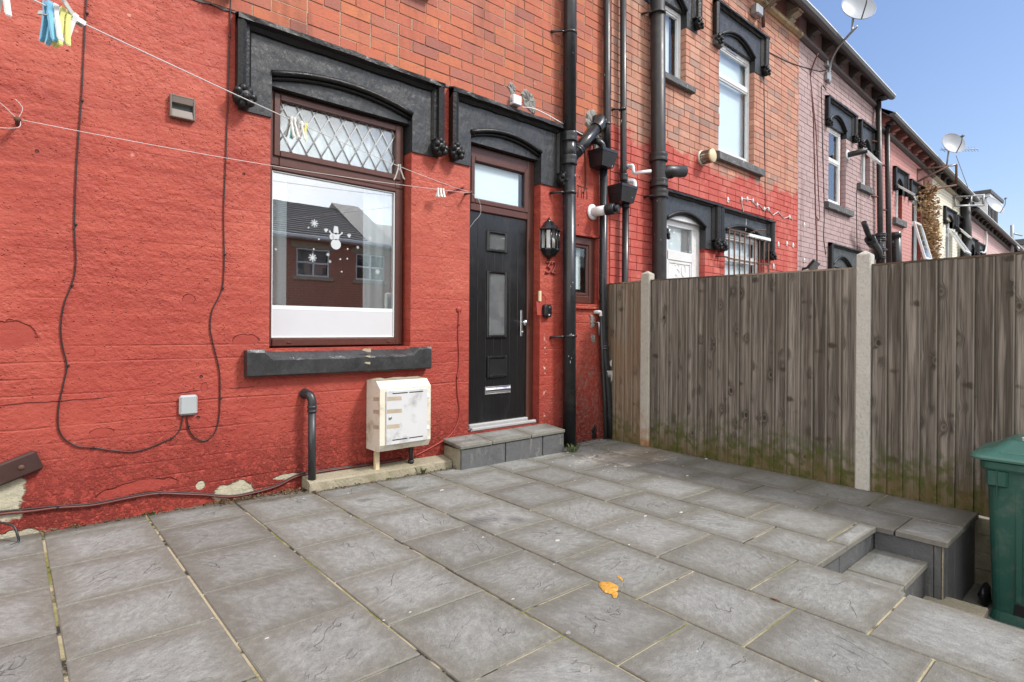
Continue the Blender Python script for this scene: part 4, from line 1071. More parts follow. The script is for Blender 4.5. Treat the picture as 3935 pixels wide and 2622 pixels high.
lintel(h2, 7.37, 9.05, 2.925, 2.30, 7.60, 8.77, 2.635, .11, 2.60, lab=.17, labz=2.42, hood=.075)
lintel(h2, 7.21, 8.80, 5.73, 5.10, 7.42, 8.455, 5.33, .17, 5.285, lab=.17, labz=5.24, hood=.08)
lintel(h2, 5.35, 6.84, 5.75, 5.10, 5.93, 6.56, 5.33, .17, 5.30, lab=.17, labz=5.26, hood=.08)
MB().prism([(7.222,5.10),(7.39,5.10),(7.385,5.235),(7.215,5.24)], 'y', YW-.075, YW+.02).build('broken_label_stop', MT['grey_stone'], h2)
wf = upvc_window(h2, 7.425, 8.50, 3.69, 5.285, transoms=(4.82,), w=.07); sill(wf, 7.31, 8.675, 3.545, 3.66)
MB().box(7.75, 8.05, YW+.062, YW+.076, 5.235, 5.26, .003).build('trickle_vent', MT['satin_steel'], wf)
wf = upvc_window(h2, 5.94, 6.58, 4.37, 5.3, w=.06, frac=.8); sill(wf, 5.80, 6.69, 4.265, 4.35)
# door of number 30
fd = frame_mb(MB(), 6.135, 7.075, -.5, 2.598, YW+.08, YW+.14, .075); d30 = fd.build('door', MT['white_upvc'], h2)
d30['label'] = 'white panelled front door numbered 30'
dl = MB(); frame_mb(dl, 6.215, 6.998, -.45, 2.545, YW+.088, YW+.13, .11, wt=.02, wb=.2); dl.box(6.3, 6.9, YW+.088, YW+.13, 2.09, 2.21, .004)
dl.build('door_leaf', MT['white_upvc'], d30); pane('pane', 6.325, 6.89, 2.20, 2.53, YW+.10, 'pane_obscure', d30)
MB().box(6.32, 6.70, YW+.14, YW+.145, 2.2, 2.54).build('blind', MT['curtain_white'], d30)
MB().box(6.32, 6.89, YW+.100, YW+.12, .3, 2.095).build('panel', MT['white_upvc'], d30)
frame_mb(MB(), 6.33, 6.88, .9, 2.08, YW+.090, YW+.10, .03, .008).build('moulding', MT['white_upvc'], d30)
MB().box(6.1, 7.1, YW+.3, YW+.31, -.5, 2.6).build('hall_wall', MT['room_wall'], d30)
for pts in ([(6.50,0,2.04),(6.54,0,2.07),(6.585,0,2.05),(6.58,0,2.02),(6.55,0,2.0),(6.59,0,1.98),(6.60,0,1.94),(6.55,0,1.915),(6.51,0,1.93)], [(6.67,0,2.06),(6.71,0,2.07),(6.74,0,2.04),(6.745,0,1.97),(6.72,0,1.92),(6.68,0,1.92),(6.655,0,1.96),(6.65,0,2.02),(6.67,0,2.06)]):
    MB().tube(spline([(x, YW+.0985, z-.02) for x, _, z in pts], 3), .0055, 6).build('door_number', MT['white_plastic'], d30)
wf = upvc_window(h2, 7.61, 8.78, .95, 2.60, transoms=(2.25,), w=.065)
# window guard
wg = thing('window_guard', (8.15, YW-.1, 1.9), 'rusty barred guard with a white top rail over the lower window of the half-painted house', 'window guard')
ya = YW-.10
for i in range(9): MB().cyl((7.535+i*.1525, ya, 1.35), (7.535+i*.1525, ya, 2.595-.004*i), .011, 8).build('bar', MT['rusty_iron'], wg)
MB().box(7.52, 8.10, ya-.012, ya+.012, 2.585, 2.607, .003).build('top_rail', MT['rusty_iron'], wg)
MB().box(8.08, 8.77, ya-.03, ya+.02, 2.555, 2.60, .004).build('top_rail', MT['white_plastic'], wg)
MB().box(7.50, 8.78, ya-.01, ya+.01, 2.185, 2.20, .002).build('cross_rail', MT['rusty_iron'], wg)
for x in (7.35, 8.60): MB().tube([(x, YW+.01, 2.215), (x, ya, 2.205), (x+.2, ya, 2.20)], .012, 7).build('bracket', MT['rusty_iron'], wg)
MB().tube([(8.12, ya-.02, 2.61), (8.3, ya-.04, 2.67), (8.55, ya-.05, 2.70), (8.6, ya-.05, 2.66)], .01, 6).build('bent_rod', MT['rusty_iron'], wg)

# ------------------------------------------------------------------ lilac house
h3 = thing('terraced_house', (10.06, YW, 0), 'lilac painted brick terraced house with black hood-moulded upper windows and a satellite dish', 'house', 'terraced houses in the row')
U3 = (11.42, 12.32, 3.60, 5.31); S3 = (13.22, 13.74, 4.24, 5.22); W3 = (11.66, 12.68, .9, 2.64)
b = MB(); holed_wall(b, 10.063, 14.15, -.6, 6.45, YW+.004, [(a-.005, c+.005, d-.003, e+.003) for a, c, d, e in (U3, S3, W3)], .16, 0, 1); b.build('mortar', [MT['mortar_lilac'], MT['wall_red_reveal']], h3, fix=False)
l3 = [(11.22,12.76,4.96,5.52),(12.98,14.06,4.94,5.52),(11.42,13.20,2.20,2.84)]
lay_bricks(h3, 10.066, 14.148, 1.3, 6.3, [U3, S3, W3] + [(a+.02, c-.02, z0, z1-.02) for a, c, z0, z1 in l3], 'brick_lilac', 21, .0045)
MB().box(10.07, 14.14, YW+.6, YW+8, -.6, 6.2).build('house_body', MT['room_dark'], h3)
eaves(h3, 10.06, 14.15, zs_(10.06), zs_(14.15), (6.395, 6.19), ['sooty_moulding'], ('bracket_lilac','bracket_buff','bracket_lilac','bracket_lilac','bracket_lilac'), .685, .38, 'frieze_lilac')
lintel(h3, 11.22, 12.76, 5.52, 4.97, 11.42, 12.32, 5.12, .2, 5.06, lab=.17, labz=5.08, hood=.08)
lintel(h3, 12.98, 14.06, 5.52, 4.95, 13.22, 13.74, 5.03, .2, 5.02, lab=.17, labz=5.06, hood=.08)
lintel(h3, 11.42, 13.20, 2.84, 2.2, 11.66, 12.68, 2.46, .19, 2.42, lab=.18, labz=2.3, hood=.08)
wf = upvc_window(h3, 11.43, 12.25, 3.61, 5.06, transoms=(4.45,), w=.065, frac=.55); sill(wf, 11.25, 12.56, 3.45, 3.57)
wf = upvc_window(h3, 13.23, 13.70, 4.25, 5.02, w=.05, back='room_dark'); sill(wf, 12.94, 13.76, 4.08, 4.20)
b = frame_mb(MB(), -.22, .22, -.42, 0, -.025, .025, .05); b.xf(Matrix.Translation((13.46, YW+.02, 5.0)) @ Matrix.Rotation(R(-38), 4, 'X')); b.build('open_sash', MT['white_upvc'], wf)
upvc_window(h3, 11.68, 12.66, .95, 2.41, w=.06)

# ------------------------------------------------------------------ further houses
def far_house(x0, x1, label, wall, zs, gut, wins, strm, brk, spacing, loc=None, reveal='wall_red_reveal', frieze=None, gm='gutter_grey', depth=.14, phase=.3):
    h = thing('terraced_house', (x0, YW, 0), label, 'house', 'terraced houses in the row')
    holes = [(q['o'][0], q['o'][1], q['o'][2], q['o'][3]+(.03+q.get('r', .14)-.01 if 'l' in q else 0)) for q in wins]
    b = MB(); holed_wall(b, x0+.002, x1, -1.5, max(zs)+.3, YW, holes, depth, 0, 1); b.build('wall', [MT[wall], MT[reveal]], h, fix=False)
    MB().box(x0+.02, x1-.02, YW+.7, YW+8, -1.5, min(zs)+.1).build('house_body', MT['room_dark'], h)
    eaves(h, x0, x1, zs[0], zs[1], gut, strm, (brk,), spacing, phase, frieze, bh=.9, gutmat=gm)
    for q in wins:
        a, c, d, e = q['o']
        if 'l' in q:
            lx0, lx1, lz0, lz1 = q['l']
            lintel(h, lx0, lx1, lz1, lz0, a, c, e+.03, q.get('r', .14), e, lab=.16, labz=lz0+.1, hood=.075, small=True, n=10, tymp=q.get('t'))
        wf = upvc_window(h, a+.01, c-.01, d+.01, e, transoms=q.get('tr', ()), w=.055, back=q.get('b', 'curtain_white'))
        if 's' in q: sill(wf, a-.22, c+.12, d-.16, d-.01)
        if q.get('open'):
            w_ = (c-a)*.42; hh = q['open']
            b = frame_mb(MB(), -w_, w_, -hh, 0, -.025, .025, .06); b.xf(Matrix.Translation(((a+c)/2, YW-.02, q.get('oz', e-.05))) @ Matrix.Rotation(R(-q.get('oa', 28)), 4, 'X')); sh = b.build('open_sash', MT['white_upvc'], wf)
            p_ = MB().box(-w_+.05, w_-.05, -.006, .006, -hh+.05, -.05); p_.xf(Matrix.Translation(((a+c)/2, YW-.02, q.get('oz', e-.05))) @ Matrix.Rotation(R(-q.get('oa', 28)), 4, 'X')); p_.build('pane', MT['pane_plain'], wf)
    return h
h4 = far_house(14.15, 18.86, 'salmon pink terraced house with a withered creeper at its right edge', 'wall_salmon', (5.66, 5.42), (5.83, 5.56),
    [dict(o=(15.56,16.08,3.84,4.66), l=(15.32,16.38,4.46,5.02), s=1, open=.32, oa=50, b='room_dark'),
     dict(o=(16.92,17.72,1.9,4.55), l=(16.58,17.84,4.42,4.95), tr=(3.95,), open=1.0, oz=3.95, oa=14, t='white_upvc')],
    ['salmon_moulding'], 'soffit_dark', .62, frieze='wall_salmon')
h5 = far_house(18.862, 22.95, 'cream white terraced house with two dark-headed upper windows', 'wall_cream', (5.42, 5.24), (5.56, 5.33),
    [dict(o=(20.38,21.22,2.6,4.48), l=(20.05,21.45,4.28,4.80), tr=(4.05,), open=.85, oz=4.2, oa=30, t='sandstone', b='room_dark'),
     dict(o=(21.85,22.35,3.35,4.42), l=(21.57,22.62,4.24,4.76), s=1, open=.4, oa=40, b='room_dark')],
    ['sooty_moulding'], 'bracket_buff', .64, frieze='wall_cream', reveal='wall_cream')
h6 = far_house(22.96, 27.4, 'dusty pink terraced house topped by a white dormer', 'wall_pink', (4.97, 4.78), (5.08, 4.88),
    [dict(o=(23.5,24.3,2.4,3.95), l=(23.2,24.55,3.75,4.3)), dict(o=(25.0,25.6,2.9,3.9), l=(24.7,25.85,3.72,4.25), s=1)],
    ['sooty_moulding'], 'soffit_dark', .6, frieze='wall_pink')
h7 = far_house(27.402, 34.5, 'farthest pale pink terraced house at the foot of the row', 'wall_pink', (4.78, 4.45), (4.88, 4.52),
    [dict(o=(29.2,30.0,2.2,3.7), l=(28.9,30.3,3.45,4.0)), dict(o=(31.4,32.0,2.6,3.6), l=(31.1,32.3,3.4,3.9))],
    ['sooty_moulding'], 'soffit_dark', .6, frieze='wall_pink')
# white dormer of the dusty pink house
dm = MB(); dm.box(28.5, 30.7, 4.36, 7.0, 4.9, 6.55); d6 = dm.build('dormer', MT['white_upvc'], h7)
MB().prism([(4.20,6.66),(4.20,6.53),(7.4,6.53),(7.4,6.66)], 'x', 28.2, 31.0).build('dormer_roof', MT['slate'], d6)
MB().box(28.3, 30.9, 4.24, 4.34, 6.40, 6.535, .01).build('dormer_fascia', MT['white_upvc'], d6); MB().box(28.3, 28.4, 4.34, 7.2, 6.40, 6.535, .01).build('dormer_fascia', MT['white_upvc'], d6)
MB().box(28.47, 28.505, 4.75, 6.3, 5.65, 6.3, .008).build('dormer_window', MT['room_dark'], d6)
for x in (28.65, 29.35, 30.05): MB().box(x, x+.55, 4.335, 4.365, 5.55, 6.3, .008).build('dormer_window', MT['room_dark'], d6)
# pale buildings closing the street
fb = thing('house', (44, 6, 0), 'pale flat-roofed building at the far end of the street', 'house')
b = MB(); b.box(42, 60, 2, 20, -2, 6.0); b.build('wall', MT['white_upvc'], fb); MB().box(41.7, 60.3, 1.7, 20.3, 6.0, 6.3).build('roof', MT['slate'], fb)
for k in range(5): MB().box(41.97, 42, 3+k*3, 4.4+k*3, 3.6, 5.2, .01).build('window', MT['room_dark'], fb)

# ------------------------------------------------------------------ house across the street (seen mirrored in the window)
op = thing('brick_house', (6, -11.7, 0), 'red brick house with tiled roof across the street mirrored in the big window', 'house')
OY = -11.7
ow = []
for k in range(-2, 6):
    x = 7.6 + k*2.25; ow.append((x, x+1.22, 3.0, 4.0))
b = MB(); holed_wall(b, -4, 24, LOW, 4.4, -OY, ow, .12)
b.v = [(x, -y, z) for x, y, z in b.v]; b.build('wall', MT['wall_opposite'], op)
MB().box(-4, 24, OY-6, OY-.5, LOW, 4.35).build('house_body', MT['room_dark'], op)
MB().prism([(OY+.35,4.42),(OY-2.7,6.15),(OY-5.8,4.42)], 'x', -4.3, 10.2).build('roof', MT['roof_tile'], op)
MB().prism([(OY+.35,4.42),(OY-3.0,6.45),(OY-6.0,4.42)], 'x', 10.2, 11.4).build('roof', MT['roof_tile'], op)
MB().prism([(OY+.35,4.42),(OY-2.7,5.75),(OY-5.8,4.42)], 'x', 11.4, 24.3).build('roof', MT['roof_tile'], op)
rt_ = MB()
for i in range(16):
    t = (i+.5)/16; y = OY+.35-t*3.05; z = 4.42+t*1.73; rt_.box(-4.3, 10.2, y-.01, y+.02, z-.02, z+.028)
o_ = rt_.build('tile_course', MT['roof_tile'], op); o_['kind'] = 'stuff'
MB().box(-4.3, 24.3, OY+.33, OY+.45, 4.30, 4.42, .02).build('gutter', MT['white_upvc'], op); MB().box(-4.2, 24.2, OY+.02, OY+.32, 4.28, 4.31).build('soffit', MT['white_upvc'], op)
for i, (a, c, d, e) in enumerate(ow):
    f = frame_mb(MB(), a+.005, c-.005, d+.005, e-.005, OY-.07, OY-.02, .05); f.box((a+c)/2-.03, (a+c)/2+.03, OY-.07, OY-.021, d+.05, e-.05); f.box(a+.05, c-.05, OY-.068, OY-.022, (d+e)/2-.03, (d+e)/2+.03)
    wf = f.build('window', MT['white_upvc'], op); pane('pane', a+.04, c-.04, d+.04, e-.04, OY-.05, 'pane_plain', wf)
    MB().box(a-.18, c+.18, OY-.02, OY+.012, e+.004, e+.2).build('head', MT['sandstone'], wf); MB().box(a-.12, c+.12, OY-.02, OY+.05, d-.13, d-.004, .01).build('sill', MT['sandstone'], wf)
    MB().box(a, c, OY-.3, OY-.29, d-.1, e+.1).build('room_wall', MT['room_wall' if i % 3 else 'room_dark'], wf)
# ------------------------------------------------------------------ timber fence between concrete posts
FX = 4.975
def fence_post(y0, y1, z1, mat, label, x0=FX-.035):
    b = MB(); b.box(x0, x0+.10, y0, y1, LOW, z1-.03, .008)
    s = len(b.v); cx, cy = x0+.05, (y0+y1)/2
    b.add([(x0+.004,y0+.004,z1-.032),(x0+.096,y0+.004,z1-.032),(x0+.096,y1-.004,z1-.032),(x0+.004,y1-.004,z1-.032),(cx,cy,z1)], [(0,1,4),(1,2,4),(2,3,4),(3,0,4),(3,2,1,0)])
    return tag(b.build('fence_post', MT[mat]), label, 'fence post', 'concrete fence posts')
fence_post(3.455, 3.562, 1.80, 'concrete_post_rusty', 'shorter looking rust stained concrete fence post near the house wall')
fence_post(1.447, 1.548, 1.815, 'concrete_post', 'pale concrete fence post standing between the two wide timber panels')
fence_post(-.62, -.52, 1.815, 'concrete_post', 'concrete fence post behind the green wheelie bin')
def board_mesh(wd, h, mat, bev=0):
    # feather edge: 17 mm at the near edge, 6 mm under its neighbour, subdivided so that it can warp a little
    vs = []; fs = []; n = 8
    for i in range(n+1):
        z = h*i/n; wv = random.uniform(-.0022,.0022)
        for (x, y) in ((-.024+wv, -wd/2), (-.0235+wv, -wd/2+.004), (-.003+wv*.6, wd/2), (.004, wd/2), (.004, -wd/2)): vs.append((x, y, z))
    for i in range(n):
        for k in range(5): fs.append((i*5+k, i*5+(k+1)%5, (i+1)*5+(k+1)%5, (i+1)*5+k))
    fs += [tuple(range(5))[::-1], tuple(n*5+k for k in range(5))]
    me = bpy.data.meshes.new('board'); me.from_pydata(vs, [], fs); me.materials.append(MT[mat])
    bm = bmesh.new(); bm.from_mesh(me); bmesh.ops.recalc_face_normals(bm, faces=bm.faces); bm.to_mesh(me); bm.free(); me.update(); return me
def panel(y0, y1, zt0, zt1, label, mat, pitch=.1055, base=None, warm_first=False):
    p = thing('timber_fence', (FX, (y0+y1)/2, 0), label, 'fence', 'feather-edge fence panels')
    n = max(1, round((y1-y0)/pitch)); pt = (y1-y0)/n
    nails = MB()
    for i in range(n):
        yc = y1 - pt*(i+.5); t = (y1-yc)/(y1-y0)
        zb = (G(FX, yc)-.012 + random.uniform(-.008,.010)) if base is None else base(yc)
        zt = zt0 + (zt1-zt0)*t + random.uniform(-.003,.003)
        me = board_mesh(pt+.022, zt-zb, mat)
        place(me, 'board', p, (FX+.0+random.uniform(-.0015,.0015), yc+.008, zb), (random.uniform(-.003,.003), 0, random.uniform(-.02,.02)))
        for z in (zt-.05, zb+(zt-zb)*.52, zb+.22):
            nails.cyl((FX-.0165, yc-pt*.22, z), (FX-.0125, yc-pt*.22, z), .0032, 6)
    nails.build('nail_heads', MT['rusty_iron'], p)['kind'] = 'stuff'
    for z in (1.5, .85, .25): MB().box(FX+.006, FX+.045, y0, y1, z-.03, z+.03, .003).build('back_rail', MT['fence_timber'], p)
    cp = MB(); vs = [(FX-.012, y1, zt0+.001), (FX+.03, y1, zt0+.001), (FX+.03, y1, zt0+.016), (FX-.012, y1, zt0+.016), (FX-.012, y0, zt1+.001), (FX+.03, y0, zt1+.001), (FX+.03, y0, zt1+.016), (FX-.012, y0, zt1+.016)]
    cp.add(vs, [(0,1,2,3),(7,6,5,4),(0,4,5,1),(1,5,6,2),(2,6,7,3),(3,7,4,0)]); cp.build('capping', MT['fence_timber_warm'], p)
    return p
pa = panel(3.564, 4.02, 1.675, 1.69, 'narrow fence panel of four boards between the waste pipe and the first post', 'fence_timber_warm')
MB().box(FX-.03, FX+.02, 4.018, 4.042, -.06, 1.685, .003).build('end_batten', MT['fence_timber_warm'], pa)
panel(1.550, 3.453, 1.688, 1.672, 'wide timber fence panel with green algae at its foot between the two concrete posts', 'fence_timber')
def base3(y): return G(FX, y)-.02 if y > .84 else -.06 + random.uniform(-.006,.006)
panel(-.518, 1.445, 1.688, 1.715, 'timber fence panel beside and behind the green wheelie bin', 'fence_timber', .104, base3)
gb = thing('retaining_boards', (FX, .2, -.3), 'stack of rough horizontal boards under the fence behind the bin', 'retaining boards')
for k in range(4): 
    b = MB().box(FX-.012+.006*(k%2), FX+.03, -.52, .83, -.075-.118*(k+1)+.004, -.078-.118*k, .005); b.build('board', MT['concrete_plinth'], gb)

# ------------------------------------------------------------------ wheelie bin on the lower level
wb = thing('wheelie_bin', (4.66, .32, LOW), 'dark green wheelie bin with a paler green lid on the lower level beside the fence', 'wheelie bin')
bx0, bx1, by0, by1 = 4.40, 4.90, -.02, .69
def rrect(x0, x1, y0, y1, r, n=4):
    o = []
    for cx, cy, a0 in ((x1-r,y1-r,0),(x0+r,y1-r,90),(x0+r,y0+r,180),(x1-r,y0+r,270)):
        for i in range(n+1):
            a = R(a0+90*i/n); o.append((cx+r*math.cos(a), cy+r*math.sin(a)))
    return o
def loft(mb, secs, cap=True):
    n = len(secs[0][0]); vs = [(x, y, z) for pts, z in secs for x, y in pts]; fs = []
    for i in range(len(secs)-1):
        for k in range(n): fs.append((i*n+k, i*n+(k+1)%n, (i+1)*n+(k+1)%n, (i+1)*n+k))
    if cap: fs += [tuple(range(n))[::-1], tuple((len(secs)-1)*n+k for k in range(n))]
    return mb.add(vs, fs)
b = MB(); loft(b, [(rrect(bx0+.04, bx1-.04, by0+.12, by1-.045, .04), LOW+.05), (rrect(bx0+.036, bx1-.036, by0+.10, by1-.042, .045), LOW+.10), (rrect(bx0+.012, bx1-.012, by0+.02, by1-.018, .05), LOW+.86), (rrect(bx0+.010, bx1-.010, by0+.02, by1-.016, .05), LOW+.90)])
body = b.build('body', MT['green_bin'], wb); 
b = MB(); loft(b, [(rrect(bx0-.012, bx1+.012, by0-.01, by1+.008, .045), LOW+.90), (rrect(bx0-.016, bx1+.016, by0-.012, by1+.012, .045), LOW+.91), (rrect(bx0-.016, bx1+.016, by0-.012, by1+.012, .045), LOW+.945), (rrect(bx0-.008, bx1+.008, by0-.008, by1+.006, .045), LOW+.952)])
b.build('rim', MT['green_bin'], wb)
for y in (.10, .30, .52):                                       # pressed ribs on the side
    MB().prism([(y-.012,LOW+.14),(y+.012,LOW+.14),(y+.016,LOW+.84),(y-.016,LOW+.84)], 'x', bx0+.014, bx0+.032).build('rib', MT['green_bin'], body)
MB().box(bx0-.010, bx0+.02, by1-.12, by1-.02, LOW+.80, LOW+.90, .01).build('bracket', MT['green_bin'], body)
MB().box(bx0-.014, bx0-.004, by1-.075, by1-.068, LOW+.74, LOW+.905, .002).build('edge_rib', MT['green_bin'], body)
b = MB(); loft(b, [(rrect(bx0+.02, bx1-.02, by0+.02, by1-.03, .05), LOW+.0), (rrect(bx0+.034, bx1-.034, by0+.13, by1-.04, .05), LOW+.055)]); b.build('foot', MT['green_bin'], body)
for y in (.50,): MB().box(bx0+.0345, bx0+.06, y-.05, y+.05, LOW+.004, LOW+.13, .008).build('wheel_arch', MT['cable_black'], body)
for x in (bx0-.005, bx1-.045): MB().lathe([(.001,0),(.09,0),(.10,.01),(.10,.04),(.09,.05),(.001,.05)], (x, by0+.10, LOW+.10), 'x', 18).build('wheel', MT['cable_black'], wb)
l = MB(); zl = LOW+.955
loft(l, [(rrect(bx0-.03, bx1+.03, by0-.02, by1+.055, .05), zl), (rrect(bx0-.034, bx1+.034, by0-.025, by1+.06, .05), zl+.012), (rrect(bx0-.028, bx1+.028, by0-.02, by1+.05, .05), zl+.026), (rrect(bx0+.02, bx1-.02, by0+.03, by1-.02, .05), zl+.055), (rrect(bx0+.09, bx1-.09, by0+.09, by1-.10, .04), zl+.115), (rrect(bx0+.11, bx1-.11, by0+.12, by1-.13, .04), zl+.122)])
lid = l.build('lid', MT['green_bin_lid'], wb)
MB().prism([(by1-.05,zl+.02),(by1+.04,zl+.015),(by1+.05,zl+.03),(by1-.06,zl+.075)], 'x', bx0+.06, bx1-.06).build('lid_lip', MT['green_bin_lid'], lid)
MB().box(bx0+.005, bx0+.03, by0+.06, by1-.08, zl+.038, zl+.056, .006).build('lid_ridge', MT['green_bin_lid'], lid)
MB().tube([(bx0-.03, by0-.05, zl), (bx1+.03, by0-.05, zl)], .014, 10).build('hinge_bar', MT['green_bin'], lid)
for k, (dx, dy) in enumerate(((0,0),(.02,-.09))):
    MB().tube(spline([(bx0+.12+dx, .52+dy, zl+.1195), (bx0+.15+dx, .50+dy, zl+.122), (bx0+.20+dx, .53+dy, zl+.1235), (bx0+.24+dx, .49+dy, zl+.1235)], 4), .006, 5).build('painted_mark', MT['white_plastic'], lid)
b = MB().ball((4.62, .705, LOW+.06), .075, 10, (1.1,.4,.9), jit=.22); tag(b.build('rubbish_bag', MT['cable_black']), 'small crumpled black bag on the lower ground behind the bin', 'bag')

# ------------------------------------------------------------------ pipes on the walls
def collar(parent, x, y, z, r, h=.05, mat='black_pvc', name='collar'):
    return MB().lathe([(r*1.0,-h/2),(r*1.17,-h/2+.004),(r*1.2,-h/2+.012),(r*1.12,-h*.1),(r*1.12,h*.1),(r*1.2,h/2-.012),(r*1.17,h/2-.004),(r*1.0,h/2)], (x,y,z), 'z', 18).build(name, MT[mat], parent)
def clip(parent, x, y, z, r, mat='black_pvc', side=-1, arm=.12):
    b = MB().lathe([(r*1.01,-.014),(r*1.12,-.012),(r*1.12,.012),(r*1.01,.014)], (x,y,z), 'z', 16)
    b.tube([(x+side*r*.8, y, z), (x+side*(r+arm*.35), y+.02, z-.006), (x+side*(r+arm), YW-.004, z-.014)], [.011,.010,.014], 8)
    return b.build('pipe_clip', MT[mat], parent)
r1 = .066; px, py = 4.272, 3.955
mp_ = thing('soil_pipe', (px, py, 0), 'fat black plastic soil pipe with a slanting branch beside the lamp', 'drainpipe', 'pipes on the terrace walls')
MB().cyl((px-.012, py, 6.2), (px-.008, py, 2.99), r1, 20).build('pipe', MT['black_pvc'], mp_)
MB().cyl((px-.008, py, 2.99), (px+.022, py, -.03), r1, 20).build('pipe', MT['black_pvc'], mp_)
for z in (3.135, 2.90): collar(mp_, px-.006, py, z, r1*1.03, .10)
MB().cyl((px-.006, py, 3.13), (px-.006, py, 2.87), r1*1.06, 20).build('junction', MT['black_pvc'], mp_)
for x, z in ((-.012,4.19),(-.004,2.572),(.014,1.117)): clip(mp_, px+x, py, z, r1)
br = MB(); a, c = Vector((px+.02, py, 2.93)), Vector((4.735, YW-.10, 3.385)); br.tube([a, c], .058, 18); br.build('branch', MT['black_pvc'], mp_)
dv = (c-a).normalized()
for t in (.20, .25): MB().tube([a+dv*(t*.62-.012), a+dv*(t*.62+.02)], .066, 18).build('collar', MT['black_pvc'], mp_)
MB().tube(spline([c-dv*.09, c-dv*.02, c+Vector((.03,.03,.05)), c+Vector((.035,.10,.06))], 5), .068, 18).build('elbow', MT['black_pvc'], mp_)
# slimmer waste pipe with first hopper
wp = thing('waste_pipe', (4.88, 3.98, 0), 'black waste pipe running through the upper hopper and down behind the fence end', 'drainpipe', 'pipes on the terrace walls')
x2 = 4.93; 
MB().tube([(4.865,3.985,6.2),(4.895,3.985,3.43),(4.905,3.985,3.10)], .040, 16).build('pipe', MT['black_pvc'], wp)
clip(wp, 4.893, 3.985, 3.43, .041, arm=.03)
MB().tube([(4.845,3.985,2.93),(4.845,3.985,1.6),(4.872,3.985,1.05),(4.905,3.975,.75),(4.955,3.97,.25),(4.975,3.965,-.04)], .042, 16).build('pipe', MT['black_pvc'], wp)
collar(wp, 4.88, 3.985, .99, .045, .05); 
def hopper(parent, x0, x1, yb, yf, z1, z0, mat='black_pvc'):
    b = MB(); d = .035
    top = [(x0,yf),(x1,yf),(x1,yb),(x0,yb)]; mid = [(x0+.004,yf+.004),(x1-.004,yf+.004),(x1-.004,yb),(x0+.004,yb)]; bot = [(x0+d*.9,yf+d),(x1-d*.9,yf+d),(x1-d*.9,yb),(x0+d*.9,yb)]
    loft(b, [(top, z1), (top, z1-.028), (mid, z1-.030), (bot, z0)]); h = b.build('hopper', MT[mat], parent)
    MB().box(x0+.012, x1-.012, yf+.012, yb-.004, z1+.0005, z1+.002).build('hopper_mouth', MT['cable_black'], h); return h
hopper(wp, 4.66, 4.915, YW-.005, 3.845, 3.105, 2.925)
MB().tube(spline([(4.70,YW,3.22),(4.72,3.97,3.20),(4.765,3.94,3.16),(4.775,3.94,3.09)], 4), [.036]*13, 12).build('inlet_bend', MT['black_pvc'], wp)
# white overflow elbow and its thin grey leg, with spilt white sealant
ov = thing('condensate_pipe', (4.82, 3.99, 0), 'thin grey condensate pipe with a white elbow below the small brown window', 'pipe', 'pipes on the terrace walls')
MB().tube(spline([(4.78,YW,1.375),(4.79,4.0,1.375),(4.815,3.99,1.37),(4.82,3.99,1.33)], 4), .020, 12).build('elbow', MT['white_plastic'], ov)
MB().tube([(4.82,3.99,1.33),(4.838,3.98,.9),(4.862,3.965,.44),(4.876,3.955,-.01)], .017, 10).build('pipe', MT['grey_pvc'], ov)
MB().tube([(4.77,YW,1.26),(4.80,4.0,1.262),(4.806,4.0,1.12)], .010, 8).build('valve', MT['satin_steel'], ov)
sp = MB(); rng = random.Random(4)
sp.box(4.862, 4.952, 3.928, 3.936, .725, .738, .002)
for k in range(9):
    x = 4.872+k*.009; L = rng.uniform(.02,.12); sp.prism([(x-.004,.726),(x+.005,.726),(x+.002,.726-L),(x-.001,.726-L)], 'y', 3.926, 3.929)
sp.prism([(4.905,.84),(4.935,.86),(4.93,.78),(4.91,.79)], 'y', 3.926, 3.93); sp.build('dried_sealant', MT['litter_white'], ov)
# second black waste pipe with the lower hopper
w3 = thing('waste_pipe', (5.2, 3.97, 0), 'black waste pipe running down through the lower hopper above the fence corner', 'drainpipe', 'pipes on the terrace walls')
MB().tube([(5.14,3.98,6.2),(5.185,3.98,3.0),(5.205,3.98,2.74)], .036, 16).build('pipe', MT['black_pvc'], w3); clip(w3, 5.158, 3.98, 3.66, .037, arm=.07)
collar(w3, 5.192, 3.98, 2.90, .038, .08); hopper(w3, 4.99, 5.275, YW-.005, 3.845, 2.785, 2.60)
MB().tube([(5.215,3.97,2.62),(5.215,3.97,1.4),(5.215,3.97,-.4)], .038, 16).build('pipe', MT['black_pvc'], w3); collar(w3, 5.215, 3.97, 2.58, .040, .04)
o1 = thing('overflow_pipe', (5.2, 3.9, 3.0), 'cranked white overflow pipe poking out beside the black waste pipe above the lower hopper', 'pipe', 'pipes on the terrace walls')
MB().tube(spline([(5.24,YW,3.03),(5.245,3.93,3.035),(5.25,3.90,3.02),(5.25,3.895,2.97),(5.262,3.89,2.945)], 4) + [Vector((5.45,3.80,2.985))], .019, 10).build('pipe', MT['white_plastic'], o1)
MB().cyl((5.245,YW,3.035),(5.245,3.96,3.035), .032, 12).build('socket', MT['beige_metal'], o1)
o2 = thing('overflow_pipe', (5.3, 3.9, 2.85), 'short white overflow elbow emptying into the lower hopper', 'pipe', 'pipes on the terrace walls')
MB().tube(spline([(5.24,YW,2.86),(5.27,3.95,2.87),(5.30,3.92,2.86),(5.30,3.91,2.79)], 5), .028, 12).build('pipe', MT['white_plastic'], o2)
ip = thing('soil_pipe', (5.78, 3.93, 0), 'old cast iron soil pipe with a stub branch between the two front doors', 'drainpipe', 'pipes on the terrace walls')
